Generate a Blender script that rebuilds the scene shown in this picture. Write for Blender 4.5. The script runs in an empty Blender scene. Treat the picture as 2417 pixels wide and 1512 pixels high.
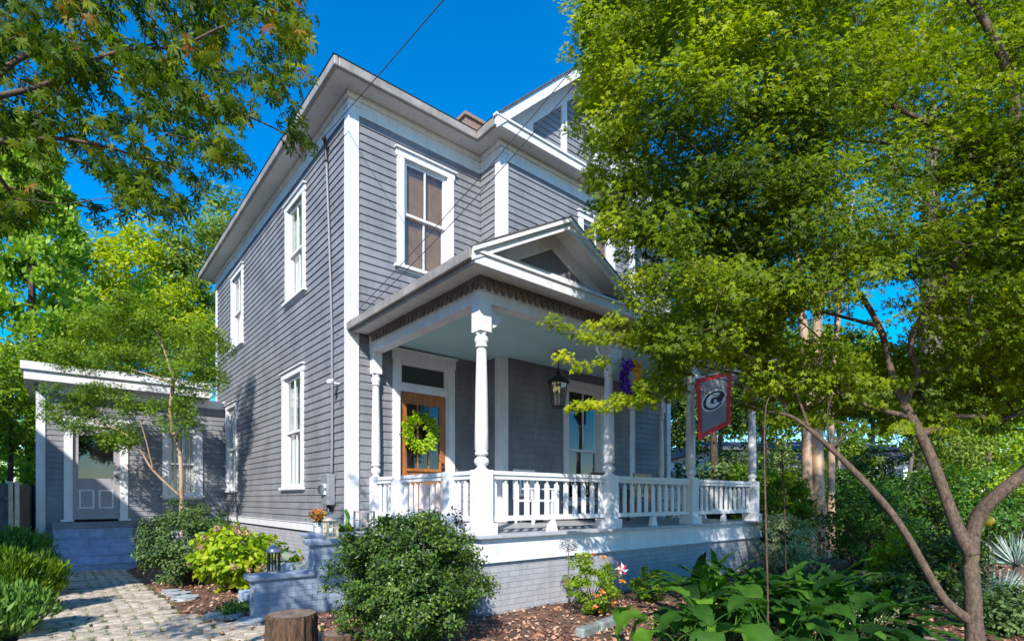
import bpy, math, random
import numpy as np
from mathutils import Vector, Matrix
C = bpy.context; SC = C.scene; COL = SC.collection
R = random.Random(7); NR = np.random.RandomState(11)
rad = math.radians

# ------------------------------------------------------------------ camera, sky, sun, exposure
CAM = (-3.66, -8.51, 1.433)
cam = bpy.data.cameras.new('camera'); cob = bpy.data.objects.new('camera', cam); COL.objects.link(cob)
cob.location = CAM; cob.rotation_euler = (rad(90), 0, rad(-40))
cam.sensor_width = 36; cam.lens = 36*1273/2417; cam.shift_y = (1177-756)/2417
cam.clip_start = 0.05; cam.clip_end = 2000
SC.camera = cob
SUN = Vector((1, 0.95, -1)).normalized()          # the way sunlight travels
el = math.asin(-SUN.z); to = -SUN
W = bpy.data.worlds.new('World'); SC.world = W; W.use_nodes = True
nt = W.node_tree; nt.nodes.clear()
sky = nt.nodes.new('ShaderNodeTexSky'); sky.sky_type = 'NISHITA'; sky.sun_disc = False
sky.sun_elevation = el; sky.sun_rotation = math.atan2(to.x, to.y)
sky.air_density = 1.0; sky.dust_density = 0.15; sky.ozone_density = 4.0
hs = nt.nodes.new('ShaderNodeHueSaturation'); hs.inputs['Saturation'].default_value = 1.6
bg = nt.nodes.new('ShaderNodeBackground'); bg.inputs['Strength'].default_value = 0.15
wo = nt.nodes.new('ShaderNodeOutputWorld')
nt.links.new(sky.outputs[0], hs.inputs['Color']); nt.links.new(hs.outputs[0], bg.inputs[0]); nt.links.new(bg.outputs[0], wo.inputs[0])
sl = bpy.data.lights.new('sun', 'SUN'); sl.energy = 4.1; sl.angle = rad(0.55); sl.color = (1, .95, .87)
so = bpy.data.objects.new('sun', sl); COL.objects.link(so); so.location = (-20, -20, 30)
so.rotation_euler = SUN.to_track_quat('-Z', 'Y').to_euler()
SC.view_settings.view_transform = 'Standard'; SC.view_settings.look = 'None'
SC.view_settings.gamma = 1; SC.view_settings.use_curve_mapping = False
SC.view_settings.exposure = 0.88

# ------------------------------------------------------------------ geometry helpers
_a = rad(50); FW = (math.cos(_a), math.sin(_a)); RT = (math.sin(_a), -math.cos(_a))
def at(x, y, d):                                   # a place seen at (x, y) of the photo, d metres out: used to survey positions
    u = (x-1208.5)/1273; v = (1177-y)/1273
    return Vector((CAM[0]+d*(FW[0]+u*RT[0]), CAM[1]+d*(FW[1]+u*RT[1]), CAM[2]+d*v))
def gz(x, y): return -0.03*min(max(y, 0), 7)
def gat(x, d):                                     # the ground at bearing x, d metres out
    p = at(x, 1177, d); return Vector((p.x, p.y, gz(p.x, p.y)))

class MB:
    def __init__(s, mp=None): s.v = []; s.f = []; s.mp = mp
    def pts(s, ps):
        b = len(s.v); s.v += [s.mp(*p) if s.mp else tuple(p) for p in ps]; return b
    def quad(s, *ps): b = s.pts(ps); s.f.append(tuple(range(b, b+len(ps))))
    def box(s, x0, y0, z0, x1, y1, z1):
        b = s.pts([(x0,y0,z0),(x1,y0,z0),(x1,y1,z0),(x0,y1,z0),(x0,y0,z1),(x1,y0,z1),(x1,y1,z1),(x0,y1,z1)])
        s.f += [tuple(b+i for i in q) for q in ((3,2,1,0),(4,5,6,7),(0,1,5,4),(1,2,6,5),(2,3,7,6),(3,0,4,7))]
        return s
    def bar(s, p, q, w, h):                        # a square bar from p to q
        p, q = Vector(p), Vector(q); d = (q-p).normalized()
        a = d.cross(Vector((0,0,1)));  a = a.normalized() if a.length > .01 else Vector((1,0,0))
        c = a.cross(d); a *= w/2; c *= h/2
        b = s.pts([tuple(o+i*a+j*c) for o in (p, q) for i, j in ((-1,-1),(1,-1),(1,1),(-1,1))])
        s.f += [tuple(b+i for i in t) for t in ((3,2,1,0),(4,5,6,7),(0,1,5,4),(1,2,6,5),(2,3,7,6),(3,0,4,7))]
    def ext(s, poly, axis, a, b_):                 # polygon (2 coords) extruded along an axis from a to b_
        def m(p, t): return {'x': (t, p[0], p[1]), 'y': (p[0], t, p[1]), 'z': (p[0], p[1], t)}[axis]
        n = len(poly); b = s.pts([m(p, a) for p in poly]+[m(p, b_) for p in poly])
        s.f += [tuple(range(b, b+n)), tuple(range(b+2*n-1, b+n-1, -1))]
        s.f += [(b+i, b+(i+1) % n, b+n+(i+1) % n, b+n+i) for i in range(n)]
        return s
    def lathe(s, prof, cx, cy, n=20):
        b = s.pts([(cx+r*math.cos(2*math.pi*i/n), cy+r*math.sin(2*math.pi*i/n), z) for r, z in prof for i in range(n)])
        for k in range(len(prof)-1):
            for i in range(n):
                j = (i+1) % n; s.f.append((b+k*n+i, b+k*n+j, b+k*n+n+j, b+k*n+n+i))
        s.f.append(tuple(b+i for i in range(n))[::-1]); s.f.append(tuple(b+(len(prof)-1)*n+i for i in range(n)))
        return s
    def tube(s, ps, rs, n=8, wob=0):
        ps = [Vector(p) for p in ps]; b = len(s.v); k = len(ps)
        if not hasattr(rs, '__len__'): rs = [rs]*k
        up = Vector((0.3, 0.1, 1)).normalized()
        for i, p in enumerate(ps):
            d = (ps[min(i+1, k-1)]-ps[max(i-1, 0)])
            d = d.normalized() if d.length > 1e-9 else Vector((0,0,1))
            a = d.cross(up)
            if a.length < .05: a = d.cross(Vector((1,0,0)))
            a.normalize(); c = d.cross(a)
            for j in range(n):
                t = 2*math.pi*j/n; r = rs[i]*(1+(R.uniform(-wob, wob) if wob else 0))
                q = p+a*(r*math.cos(t))+c*(r*math.sin(t)); s.v.append(s.mp(*q) if s.mp else tuple(q))
        for i in range(k-1):
            for j in range(n):
                l = (j+1) % n; s.f.append((b+i*n+j, b+i*n+l, b+i*n+n+l, b+i*n+n+j))
        s.f.append(tuple(b+j for j in range(n))[::-1]); s.f.append(tuple(b+(k-1)*n+j for j in range(n)))
        return s
    def cut(s): s.cuts = getattr(s, 'cuts', [])+[(len(s.v), len(s.f))]; return s
    def build_each(s, name, mat, parent=None, smooth=False, bevel=0):
        c = [(0, 0)]+[x for x in getattr(s, 'cuts', [])]+[(len(s.v), len(s.f))]; out = []
        for (v0, f0), (v1, f1) in zip(c, c[1:]):
            if v1 > v0:
                m = MB(); m.v = s.v[v0:v1]; m.f = [tuple(i-v0 for i in f) for f in s.f[f0:f1]]; out.append(m.build(name, mat, parent, smooth, bevel))
        return out
    def build(s, name, mat, parent=None, smooth=False, bevel=0):
        me = bpy.data.meshes.new(name); me.from_pydata(s.v, [], s.f); me.update()
        if mat: me.materials.append(mat)
        if smooth: me.polygons.foreach_set('use_smooth', [True]*len(me.polygons))
        o = bpy.data.objects.new(name, me); COL.objects.link(o)
        if parent:
            o.parent = parent; o.matrix_parent_inverse = Matrix.Translation(-Vector(wloc(parent)))
        if bevel:
            m = o.modifiers.new('bevel', 'BEVEL'); m.width = bevel; m.segments = 2; m.limit_method = 'ANGLE'
        return o
def wloc(o):
    l = Vector(o.location); p = o.parent
    while p: l = l+Vector(p.location) if not o.get('_abs') else l; p = p.parent
    return l if o.type == 'EMPTY' else Vector((0,0,0))
def tag(o, label=None, cat=None, group=None, kind=None):
    if label: o['label'] = label
    if cat: o['category'] = cat
    if group: o['group'] = group
    if kind: o['kind'] = kind
    return o
def empty(name, loc, label, cat, group=None):
    o = bpy.data.objects.new(name, None); COL.objects.link(o); o.location = loc; o.empty_display_size = .2
    return tag(o, label, cat, group)
def facing_front(k): return lambda u, o, z: (u, k-o, z)      # wall plane y = k seen from -y
def facing_left(k): return lambda u, o, z: (k-o, u, z)       # wall plane x = k seen from -x

# ------------------------------------------------------------------ materials
def mat(name, col, rough=.6, var=0, vscale=6, bump=0, bscale=40, spec=.5, metal=0, col2=None, detail=4):
    m = bpy.data.materials.new(name); m.use_nodes = True; t = m.node_tree; b = t.nodes['Principled BSDF']
    b.inputs['Roughness'].default_value = rough; b.inputs['Specular IOR Level'].default_value = spec
    b.inputs['Metallic'].default_value = metal
    b.inputs['Base Color'].default_value = (*col, 1)
    tc = t.nodes.new('ShaderNodeTexCoord')
    if var or col2:
        n = t.nodes.new('ShaderNodeTexNoise'); n.inputs['Scale'].default_value = vscale; n.inputs['Detail'].default_value = detail
        t.links.new(tc.outputs['Object'], n.inputs['Vector'])
        r = t.nodes.new('ShaderNodeValToRGB'); r.color_ramp.elements[0].position = .35; r.color_ramp.elements[1].position = .65
        c2 = col2 if col2 else tuple(c*(1-var) for c in col)
        r.color_ramp.elements[0].color = (*c2, 1); r.color_ramp.elements[1].color = (*[min(1, c*(1+var*.5)) for c in col], 1)
        t.links.new(n.outputs['Fac'], r.inputs['Fac']); t.links.new(r.outputs['Color'], b.inputs['Base Color'])
    if bump:
        n2 = t.nodes.new('ShaderNodeTexNoise'); n2.inputs['Scale'].default_value = bscale; n2.inputs['Detail'].default_value = 6
        t.links.new(tc.outputs['Object'], n2.inputs['Vector'])
        bp = t.nodes.new('ShaderNodeBump'); bp.inputs['Strength'].default_value = bump; bp.inputs['Distance'].default_value = .02
        t.links.new(n2.outputs['Fac'], bp.inputs['Height']); t.links.new(bp.outputs['Normal'], b.inputs['Normal'])
    return m
def brick_mat(name, col, mortar, flip):
    m = mat(name, col, .75); t = m.node_tree; b = t.nodes['Principled BSDF']
    tc = t.nodes.new('ShaderNodeTexCoord'); sp = t.nodes.new('ShaderNodeSeparateXYZ'); cb = t.nodes.new('ShaderNodeCombineXYZ')
    t.links.new(tc.outputs['Object'], sp.inputs[0]); ad = t.nodes.new('ShaderNodeMath'); ad.operation = 'ADD'
    t.links.new(sp.outputs[0], ad.inputs[0]); t.links.new(sp.outputs[1], ad.inputs[1])
    t.links.new(ad.outputs[0], cb.inputs[0]); t.links.new(sp.outputs[2], cb.inputs[1])
    br = t.nodes.new('ShaderNodeTexBrick'); br.inputs['Scale'].default_value = 1; br.inputs['Brick Width'].default_value = .21
    br.inputs['Row Height'].default_value = .072; br.inputs['Mortar Size'].default_value = .007; br.inputs['Mortar Smooth'].default_value = .4
    br.inputs['Color1'].default_value = (*col, 1); br.inputs['Color2'].default_value = (*[c*.9 for c in col], 1); br.inputs['Mortar'].default_value = (*mortar, 1)
    t.links.new(cb.outputs[0], br.inputs['Vector'])
    n = t.nodes.new('ShaderNodeTexNoise'); n.inputs['Scale'].default_value = 5; n.inputs['Detail'].default_value = 8
    t.links.new(tc.outputs['Object'], n.inputs['Vector'])
    mx = t.nodes.new('ShaderNodeMixRGB'); mx.blend_type = 'MULTIPLY'; mx.inputs[0].default_value = .45
    t.links.new(br.outputs['Color'], mx.inputs[1]); t.links.new(n.outputs['Color'], mx.inputs[2])
    hsn = t.nodes.new('ShaderNodeRGBToBW'); t.links.new(n.outputs['Color'], hsn.inputs[0]); t.links.new(hsn.outputs[0], mx.inputs[2])
    t.links.new(mx.outputs[0], b.inputs['Base Color'])
    su = t.nodes.new('ShaderNodeMath'); su.operation = 'MULTIPLY_ADD'; su.inputs[1].default_value = .4
    n3 = t.nodes.new('ShaderNodeTexNoise'); n3.inputs['Scale'].default_value = 60; t.links.new(tc.outputs['Object'], n3.inputs['Vector'])
    inv = t.nodes.new('ShaderNodeMath'); inv.operation = 'SUBTRACT'; inv.inputs[0].default_value = 1; t.links.new(br.outputs['Fac'], inv.inputs[1])
    t.links.new(n3.outputs['Fac'], su.inputs[0]); t.links.new(inv.outputs[0], su.inputs[2])
    bp = t.nodes.new('ShaderNodeBump'); bp.inputs['Strength'].default_value = .7; bp.inputs['Distance'].default_value = .008
    t.links.new(su.outputs[0], bp.inputs['Height']); t.links.new(bp.outputs[0], b.inputs['Normal'])
    return m
def leaf_mat(name, cols, rough=.5, trans=.35, spec=.25, pos=None):
    m = bpy.data.materials.new(name); m.use_nodes = True; t = m.node_tree; b = t.nodes['Principled BSDF']
    b.inputs['Roughness'].default_value = rough; b.inputs['Specular IOR Level'].default_value = spec
    a = t.nodes.new('ShaderNodeAttribute'); a.attribute_name = 'tint'
    r = t.nodes.new('ShaderNodeValToRGB'); e = r.color_ramp.elements
    e[0].color = (*cols[0], 1); e[-1].color = (*cols[-1], 1)
    for i, c in enumerate(cols[1:-1], 1):
        x = e.new(pos[i] if pos else i/(len(cols)-1)); x.color = (*c, 1)
    t.links.new(a.outputs['Fac'], r.inputs['Fac']); t.links.new(r.outputs[0], b.inputs['Base Color'])
    tr = t.nodes.new('ShaderNodeBsdfTranslucent'); g = t.nodes.new('ShaderNodeHueSaturation'); g.inputs['Value'].default_value = 1.5
    g.inputs['Saturation'].default_value = 1.1
    t.links.new(r.outputs[0], g.inputs['Color']); t.links.new(g.outputs[0], tr.inputs[0])
    mx = t.nodes.new('ShaderNodeMixShader'); mx.inputs[0].default_value = trans
    t.links.new(b.outputs[0], mx.inputs[1]); t.links.new(tr.outputs[0], mx.inputs[2])
    t.links.new(mx.outputs[0], t.nodes['Material Output'].inputs[0])
    return m
def glass_mat(name, refl=.25, tint=(.9,.95,.95)):
    m = bpy.data.materials.new(name); m.use_nodes = True; t = m.node_tree; t.nodes.remove(t.nodes['Principled BSDF'])
    tr = t.nodes.new('ShaderNodeBsdfTransparent'); tr.inputs[0].default_value = (*tint, 1)
    gl = t.nodes.new('ShaderNodeBsdfGlossy'); gl.inputs['Roughness'].default_value = .02
    lw = t.nodes.new('ShaderNodeLayerWeight'); lw.inputs['Blend'].default_value = .5
    pw = t.nodes.new('ShaderNodeMath'); pw.operation = 'POWER'; pw.inputs[1].default_value = 3.5; t.links.new(lw.outputs['Facing'], pw.inputs[0])
    ma = t.nodes.new('ShaderNodeMath'); ma.operation = 'MULTIPLY_ADD'; ma.inputs[1].default_value = .8; ma.inputs[2].default_value = refl; ma.use_clamp = True
    t.links.new(pw.outputs[0], ma.inputs[0])
    mx = t.nodes.new('ShaderNodeMixShader'); t.links.new(ma.outputs[0], mx.inputs[0])
    t.links.new(tr.outputs[0], mx.inputs[1]); t.links.new(gl.outputs[0], mx.inputs[2]); t.links.new(mx.outputs[0], t.nodes['Material Output'].inputs[0])
    return m
def wood_mat(name, c1, c2, scale=3, stretch=(12, 12, 1), rough=.5):
    m = mat(name, c1, rough); t = m.node_tree; b = t.nodes['Principled BSDF']
    tc = t.nodes.new('ShaderNodeTexCoord'); mp = t.nodes.new('ShaderNodeMapping'); mp.inputs['Scale'].default_value = stretch
    n = t.nodes.new('ShaderNodeTexNoise'); n.inputs['Scale'].default_value = scale; n.inputs['Detail'].default_value = 8; n.inputs['Distortion'].default_value = .6
    r = t.nodes.new('ShaderNodeValToRGB'); r.color_ramp.elements[0].position = .32; r.color_ramp.elements[1].position = .68
    r.color_ramp.elements[0].color = (*c1, 1); r.color_ramp.elements[1].color = (*c2, 1)
    t.links.new(tc.outputs['Object'], mp.inputs[0]); t.links.new(mp.outputs[0], n.inputs['Vector']); t.links.new(n.outputs['Fac'], r.inputs[0])
    t.links.new(r.outputs[0], b.inputs['Base Color'])
    bp = t.nodes.new('ShaderNodeBump'); bp.inputs['Strength'].default_value = .5; bp.inputs['Distance'].default_value = .01
    t.links.new(n.outputs['Fac'], bp.inputs['Height']); t.links.new(bp.outputs[0], b.inputs['Normal'])
    return m

M = dict(
    siding=mat('grey_clapboard', (.222,.226,.243), .55, var=.2, vscale=1.6, bump=.15, bscale=30),
    white=mat('white_paint', (.72,.72,.73), .45, var=.07, vscale=3, bump=.12, bscale=25),
    soffit=mat('soffit_paint', (.66,.66,.63), .5, var=.06, vscale=2),
    gutter=mat('weathered_gutter', (.33,.30,.27), .5, var=.25, vscale=3, spec=.5),
    ceiling=mat('haint_blue_ceiling', (.42,.65,.68), .5, var=.04, vscale=2),
    shingle=mat('asphalt_shingle', (.10,.095,.09), .9, var=.4, vscale=14, bump=.6, bscale=50),
    tymp=mat('dark_board', (.16,.165,.19), .7, var=.15, vscale=20, bump=.4, bscale=90),
    floor=mat('porch_floor_paint', (.42,.43,.46), .5, var=.1),
    brick=brick_mat('painted_brick', (.50,.51,.54), (.40,.41,.45), 0),
    bluebrick=brick_mat('blue_painted_brick', (.37,.45,.58), (.29,.36,.48), 0),
    chim=brick_mat('chimney_brick', (.32,.19,.14), (.4,.36,.32), 0),
    glass=glass_mat('window_glass', .13), dglass=glass_mat('door_glass', .12, (.5,.55,.55)),
    dark=mat('dark_room', (.02,.02,.022), .9),  # near-black in place of the shade inside unlit rooms
    blind=mat('wood_blind', (.52,.28,.11), .6, var=.1), curtain=mat('pale_curtain', (.62,.60,.54), .8, var=.1),
    door=wood_mat('oiled_pine_door', (.26,.085,.02), (.48,.19,.055), 3, (9, 9, .8), .35),
    grdoor=mat('grey_door_paint', (.33,.31,.33), .5, var=.08),
    bluestep=mat('blue_step_paint', (.32,.42,.57), .6, var=.2, vscale=5, bump=.4, bscale=14),
    bark=wood_mat('maple_bark', (.05,.031,.02), (.15,.10,.065), 26, (2, 2, 1), .9),
    darkbark=mat('dark_bark', (.07,.05,.04), .9, var=.4, vscale=15, bump=.8, bscale=30),
    palebark=wood_mat('crape_myrtle_bark', (.24,.14,.08), (.52,.37,.25), 1.6, (3, 3, .7), .7),
    greybark=wood_mat('grey_bark', (.07,.06,.05), (.22,.18,.15), 3, (3, 3, .6), .85),
    black=mat('black_iron', (.025,.025,.027), .45, spec=.5, bump=.1), rust=mat('rusty_iron', (.10,.055,.035), .7, var=.5, vscale=30),
    metal=mat('grey_meter_metal', (.36,.37,.39), .4, metal=.5, var=.1), cable=mat('cable', (.05,.05,.055), .6),
    conduit=mat('painted_conduit', (.20,.20,.225), .5),
    whitepl=mat('white_plastic', (.75,.75,.76), .35), cream=mat('cream_wood', (.60,.52,.38), .6, var=.15),
    stone=mat('bluestone', (.36,.40,.42), .8, var=.25, vscale=7, bump=.6, bscale=18),
    paver=mat('concrete_paver', (.50,.42,.33), .9, var=.28, vscale=5, bump=.6, bscale=45),
    edge=mat('edging_stone', (.22,.25,.24), .85, var=.3, vscale=9, bump=.7, bscale=20),
    drop=mat('brown_sawn_trim', (.15,.125,.11), .7, var=.3, vscale=12),
    stem=mat('green_stem', (.16,.22,.07), .6),
    darktrim=mat('dark_trim', (.045,.04,.04), .8),
    fence=wood_mat('weathered_fence', (.06,.06,.065), (.17,.16,.15), 4, (6, 6, .6), .85),
    terra=mat('terracotta', (.42,.17,.08), .8, var=.15), whitepot=mat('white_pot', (.72,.71,.68), .5, var=.1),
    steel=mat('galvanised_wire', (.32,.33,.36), .35, metal=.8),
    stumpbark=wood_mat('stump_bark', (.015,.009,.006), (.13,.07,.035), 9, (5, 5, 1.0), .95),
    stumptop=mat('stump_face', (.24,.17,.13), .85, var=.35, vscale=8, bump=.6, bscale=30),
    yellow=mat('yellow_glass', (.75,.50,.03), .35), red=mat('red_cloth', (.62,.03,.03), .7),
    greycloth=mat('grey_cloth', (.25,.26,.28), .8), blackcloth=mat('black_cloth', (.02,.02,.025), .7), whitecloth=mat('white_cloth', (.8,.8,.8), .7),
    tan=mat('tan_wicker', (.55,.38,.22), .7, var=.2, vscale=40, bump=.5), brownw=mat('brown_wood', (.22,.09,.05), .6, var=.3),
    pink=mat('pinkish_lattice', (.55,.42,.42), .6), bronze=mat('aged_bronze', (.05,.04,.035), .4, metal=.6),
    bulb=mat('candle_sleeve', (.75,.68,.5), .5), gold=mat('gold_cloth', (.85,.42,.02), .5), purple=mat('purple_cloth', (.14,.05,.42), .5),
    gourd=mat('green_ceramic', (.12,.30,.04), .35, var=.3, vscale=12),
    nbr=mat('neighbour_white', (.55,.56,.60), .6, var=.1), nbrroof=mat('neighbour_roof', (.12,.12,.13), .9, var=.2),
)
def weather(m, amt=.35):                            # faint vertical streaks and grime that belong to the paint
    t = m.node_tree; b = t.nodes['Principled BSDF']; tc = t.nodes.new('ShaderNodeTexCoord'); mp = t.nodes.new('ShaderNodeMapping'); mp.inputs['Scale'].default_value = (5, 5, .7)
    n = t.nodes.new('ShaderNodeTexNoise'); n.inputs['Scale'].default_value = 2.2; n.inputs['Detail'].default_value = 9; n.inputs['Roughness'].default_value = .7
    t.links.new(tc.outputs['Object'], mp.inputs[0]); t.links.new(mp.outputs[0], n.inputs['Vector'])
    r = t.nodes.new('ShaderNodeValToRGB'); r.color_ramp.elements[0].position = .28; r.color_ramp.elements[0].color = (1-amt, 1-amt*1.05, 1-amt*1.15, 1); r.color_ramp.elements[1].position = .58; r.color_ramp.elements[1].color = (1,1,1,1)
    t.links.new(n.outputs['Fac'], r.inputs[0]); mx = t.nodes.new('ShaderNodeMixRGB'); mx.blend_type = 'MULTIPLY'; mx.inputs[0].default_value = 1
    src = b.inputs['Base Color'].links[0].from_socket; t.links.new(src, mx.inputs[1]); t.links.new(r.outputs[0], mx.inputs[2]); t.links.new(mx.outputs[0], b.inputs['Base Color'])
for k_, a_ in (('siding',.24),('white',.16),('soffit',.18),('brick',.25),('bluebrick',.3),('bluestep',.3),('floor',.3),('gutter',.3),('stumptop',.5),('paver',.3),('fence',.4),('door',.3)): weather(M[k_], a_)
LM = dict(
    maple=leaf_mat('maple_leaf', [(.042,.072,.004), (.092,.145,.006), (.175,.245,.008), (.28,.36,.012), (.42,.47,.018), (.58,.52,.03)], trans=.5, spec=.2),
    lmaple=leaf_mat('red_tinged_maple_leaf', [(.020,.050,.005), (.045,.095,.006), (.085,.15,.008), (.14,.20,.010), (.24,.27,.015), (.24,.07,.015), (.42,.27,.06)], trans=.5, spec=.15, pos=[0,.2,.4,.6,.78,.9,1]),
    conifer=leaf_mat('conifer_spray', [(.10,.20,.02), (.24,.38,.04), (.40,.52,.08), (.55,.62,.15)], trans=.5),
    bluecon=leaf_mat('blue_green_spray', [(.015,.06,.04), (.03,.10,.06), (.06,.16,.09)], trans=.2),
    yellow=leaf_mat('yellow_green_leaf', [(.16,.26,.008), (.32,.42,.010), (.48,.52,.015), (.58,.54,.02)], trans=.45),
    olive=leaf_mat('olive_leaf', [(.07,.13,.02), (.15,.23,.03), (.26,.34,.05), (.38,.42,.09)], trans=.45),
    fresh=leaf_mat('fresh_leaf', [(.05,.11,.01), (.12,.22,.015), (.24,.35,.02), (.40,.47,.03)], trans=.45),
    bush=leaf_mat('dark_bush_leaf', [(.022,.052,.010), (.048,.10,.016), (.095,.165,.025), (.19,.28,.03), (.34,.40,.05)], rough=.35, trans=.2),
    grey=leaf_mat('grey_green_leaf', [(.03,.07,.018), (.06,.12,.028), (.11,.18,.045), (.20,.27,.08)], trans=.2),
    hyd=leaf_mat('hydrangea_leaf', [(.10,.20,.008), (.22,.35,.012), (.38,.47,.02), (.52,.52,.04)], trans=.4),
    hydf=leaf_mat('faded_hydrangea_bloom', [(.22,.12,.06), (.42,.25,.14), (.55,.40,.28)], trans=.2),
    varieg=leaf_mat('variegated_leaf', [(.10,.18,.03), (.25,.32,.10), (.45,.47,.26), (.60,.58,.45)], trans=.25),
    deep=leaf_mat('deep_shrub_leaf', [(.02,.06,.010), (.05,.13,.015), (.10,.21,.025), (.20,.34,.05)], rough=.35, trans=.35),
    broad=leaf_mat('broad_leaf', [(.016,.060,.010), (.036,.115,.014), (.075,.19,.018), (.16,.33,.025)], rough=.6, trans=.35, spec=.2),
    yucca=leaf_mat('blue_yucca_blade', [(.22,.33,.25), (.33,.43,.36), (.50,.56,.50)], rough=.5, trans=.1),
    grass=leaf_mat('grass_blade', [(.05,.13,.015), (.12,.22,.03), (.22,.30,.06)], trans=.3),
    juniper=leaf_mat('juniper_spray', [(.05,.12,.02), (.10,.21,.03), (.20,.32,.07)], trans=.2),
    orange=leaf_mat('orange_petal', [(.55,.10,.02), (.75,.22,.04), (.8,.40,.08)], trans=.2),
    red=leaf_mat('red_petal', [(.50,.02,.02), (.70,.08,.05), (.8,.25,.12)], trans=.2),
    wreath=leaf_mat('wreath_leaf', [(.14,.27,.005), (.26,.42,.01), (.45,.55,.02)], trans=.3),
    mulch=leaf_mat('bark_chip', [(.09,.035,.02), (.26,.12,.07), (.44,.24,.15), (.56,.40,.28)], rough=.9, trans=0),
    purple=leaf_mat('purple_ribbon', [(.07,.02,.25), (.15,.05,.45), (.28,.12,.62)], trans=.15),
    gold=leaf_mat('gold_ribbon', [(.75,.34,.01), (.9,.52,.02), (.95,.68,.08)], trans=.15),
    silver=leaf_mat('pale_silvery_leaf', [(.30,.34,.24), (.50,.54,.42), (.65,.68,.58)], trans=.3),
)

def veins(m):
    t = m.node_tree; b = t.nodes['Principled BSDF']; tc = t.nodes.new('ShaderNodeTexCoord'); n = t.nodes.new('ShaderNodeTexNoise'); n.inputs['Scale'].default_value = 9; n.inputs['Detail'].default_value = 5
    w = t.nodes.new('ShaderNodeTexWave'); w.inputs['Scale'].default_value = 28; w.inputs['Distortion'].default_value = 2.5; w.bands_direction = 'DIAGONAL'
    t.links.new(tc.outputs['Object'], n.inputs['Vector']); t.links.new(tc.outputs['Object'], w.inputs['Vector'])
    bp = t.nodes.new('ShaderNodeBump'); bp.inputs['Strength'].default_value = .35; bp.inputs['Distance'].default_value = .006; t.links.new(w.outputs['Fac'], bp.inputs['Height']); t.links.new(bp.outputs[0], b.inputs['Normal'])
    src = b.inputs['Base Color'].links[0].from_socket; mx = t.nodes.new('ShaderNodeMixRGB'); mx.blend_type = 'MULTIPLY'; mx.inputs[0].default_value = .8
    r = t.nodes.new('ShaderNodeValToRGB'); r.color_ramp.elements[0].position = .3; r.color_ramp.elements[0].color = (.45,.5,.45,1); r.color_ramp.elements[1].position = .7
    t.links.new(n.outputs['Fac'], r.inputs[0]); t.links.new(src, mx.inputs[1]); t.links.new(r.outputs[0], mx.inputs[2]); t.links.new(mx.outputs[0], b.inputs['Base Color'])
veins(LM['broad'])
# ------------------------------------------------------------------ leaves in bulk
def T_star(lobes=5, spread=250, w=.12, droop=.18):
    v = [(0, 0, 0)]; f = []
    for i in range(lobes):
        t = (i/(lobes-1)-.5); a = rad(90+t*spread); L = 1-.45*abs(t*2)**1.6
        c, s_ = math.cos(a), math.sin(a); m = .48*L; ww = w*(.75+.5*L)
        b = len(v); v += [(c*m-s_*ww, s_*m+c*ww, -droop*m*.4), (c*L, s_*L, -droop*L), (c*m+s_*ww, s_*m-c*ww, -droop*m*.4)]
        f.append((0, b+2, b+1, b))
    return np.array(v)*.62, f
T_MAPLE = T_star(5, 240, .165, .28)
T_MAPLE7 = T_star(7, 290, .115, .3)
T_OVAL = (np.array([(0,0,0),(.24,.28,.05),(.26,.62,.04),(0,1,-.1),(-.26,.62,.04),(-.24,.28,.05),(0,.5,-.03)]), [(0,1,2,6),(6,2,3,4),(0,6,4,5)])
T_LANCE = (np.array([(0,0,0),(.13,.45,.04),(0,1,-.06),(-.13,.45,.04)]), [(0,1,2,3)])
T_QUAD = (np.array([(-.5,-.35,0),(.5,-.3,.06),(.45,.35,0),(-.4,.4,.05)]), [(0,1,2,3)])
T_BLADE = (np.array([(-.5,0,0),(.5,0,0),(.35,.5,.05),(0,1,.3),(-.35,.5,.05)])*np.array([.07,1,1]), [(0,1,2,4),(4,2,3)])
def T_FERN():                                      # a small flat feathery spray
    v = [(0,0,0),(.02,1,-.1),(-.02,1,-.1)]; f = [(0,1,2)]
    for i in range(6):
        y = .1+i*.15; L = .34*(1-i*.11)
        for s in (-1, 1):
            b = len(v); v += [(0,y,0),(s*L,y+L*.7,-.04),(s*L*.6,y+L*.9,-.02),(0,y+.06,0)]; f.append((b,b+1,b+2,b+3))
    return np.array(v), f
T_SPRAY = T_FERN()
def unit(a): return a/np.maximum(np.linalg.norm(a, axis=1, keepdims=True), 1e-9)
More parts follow.
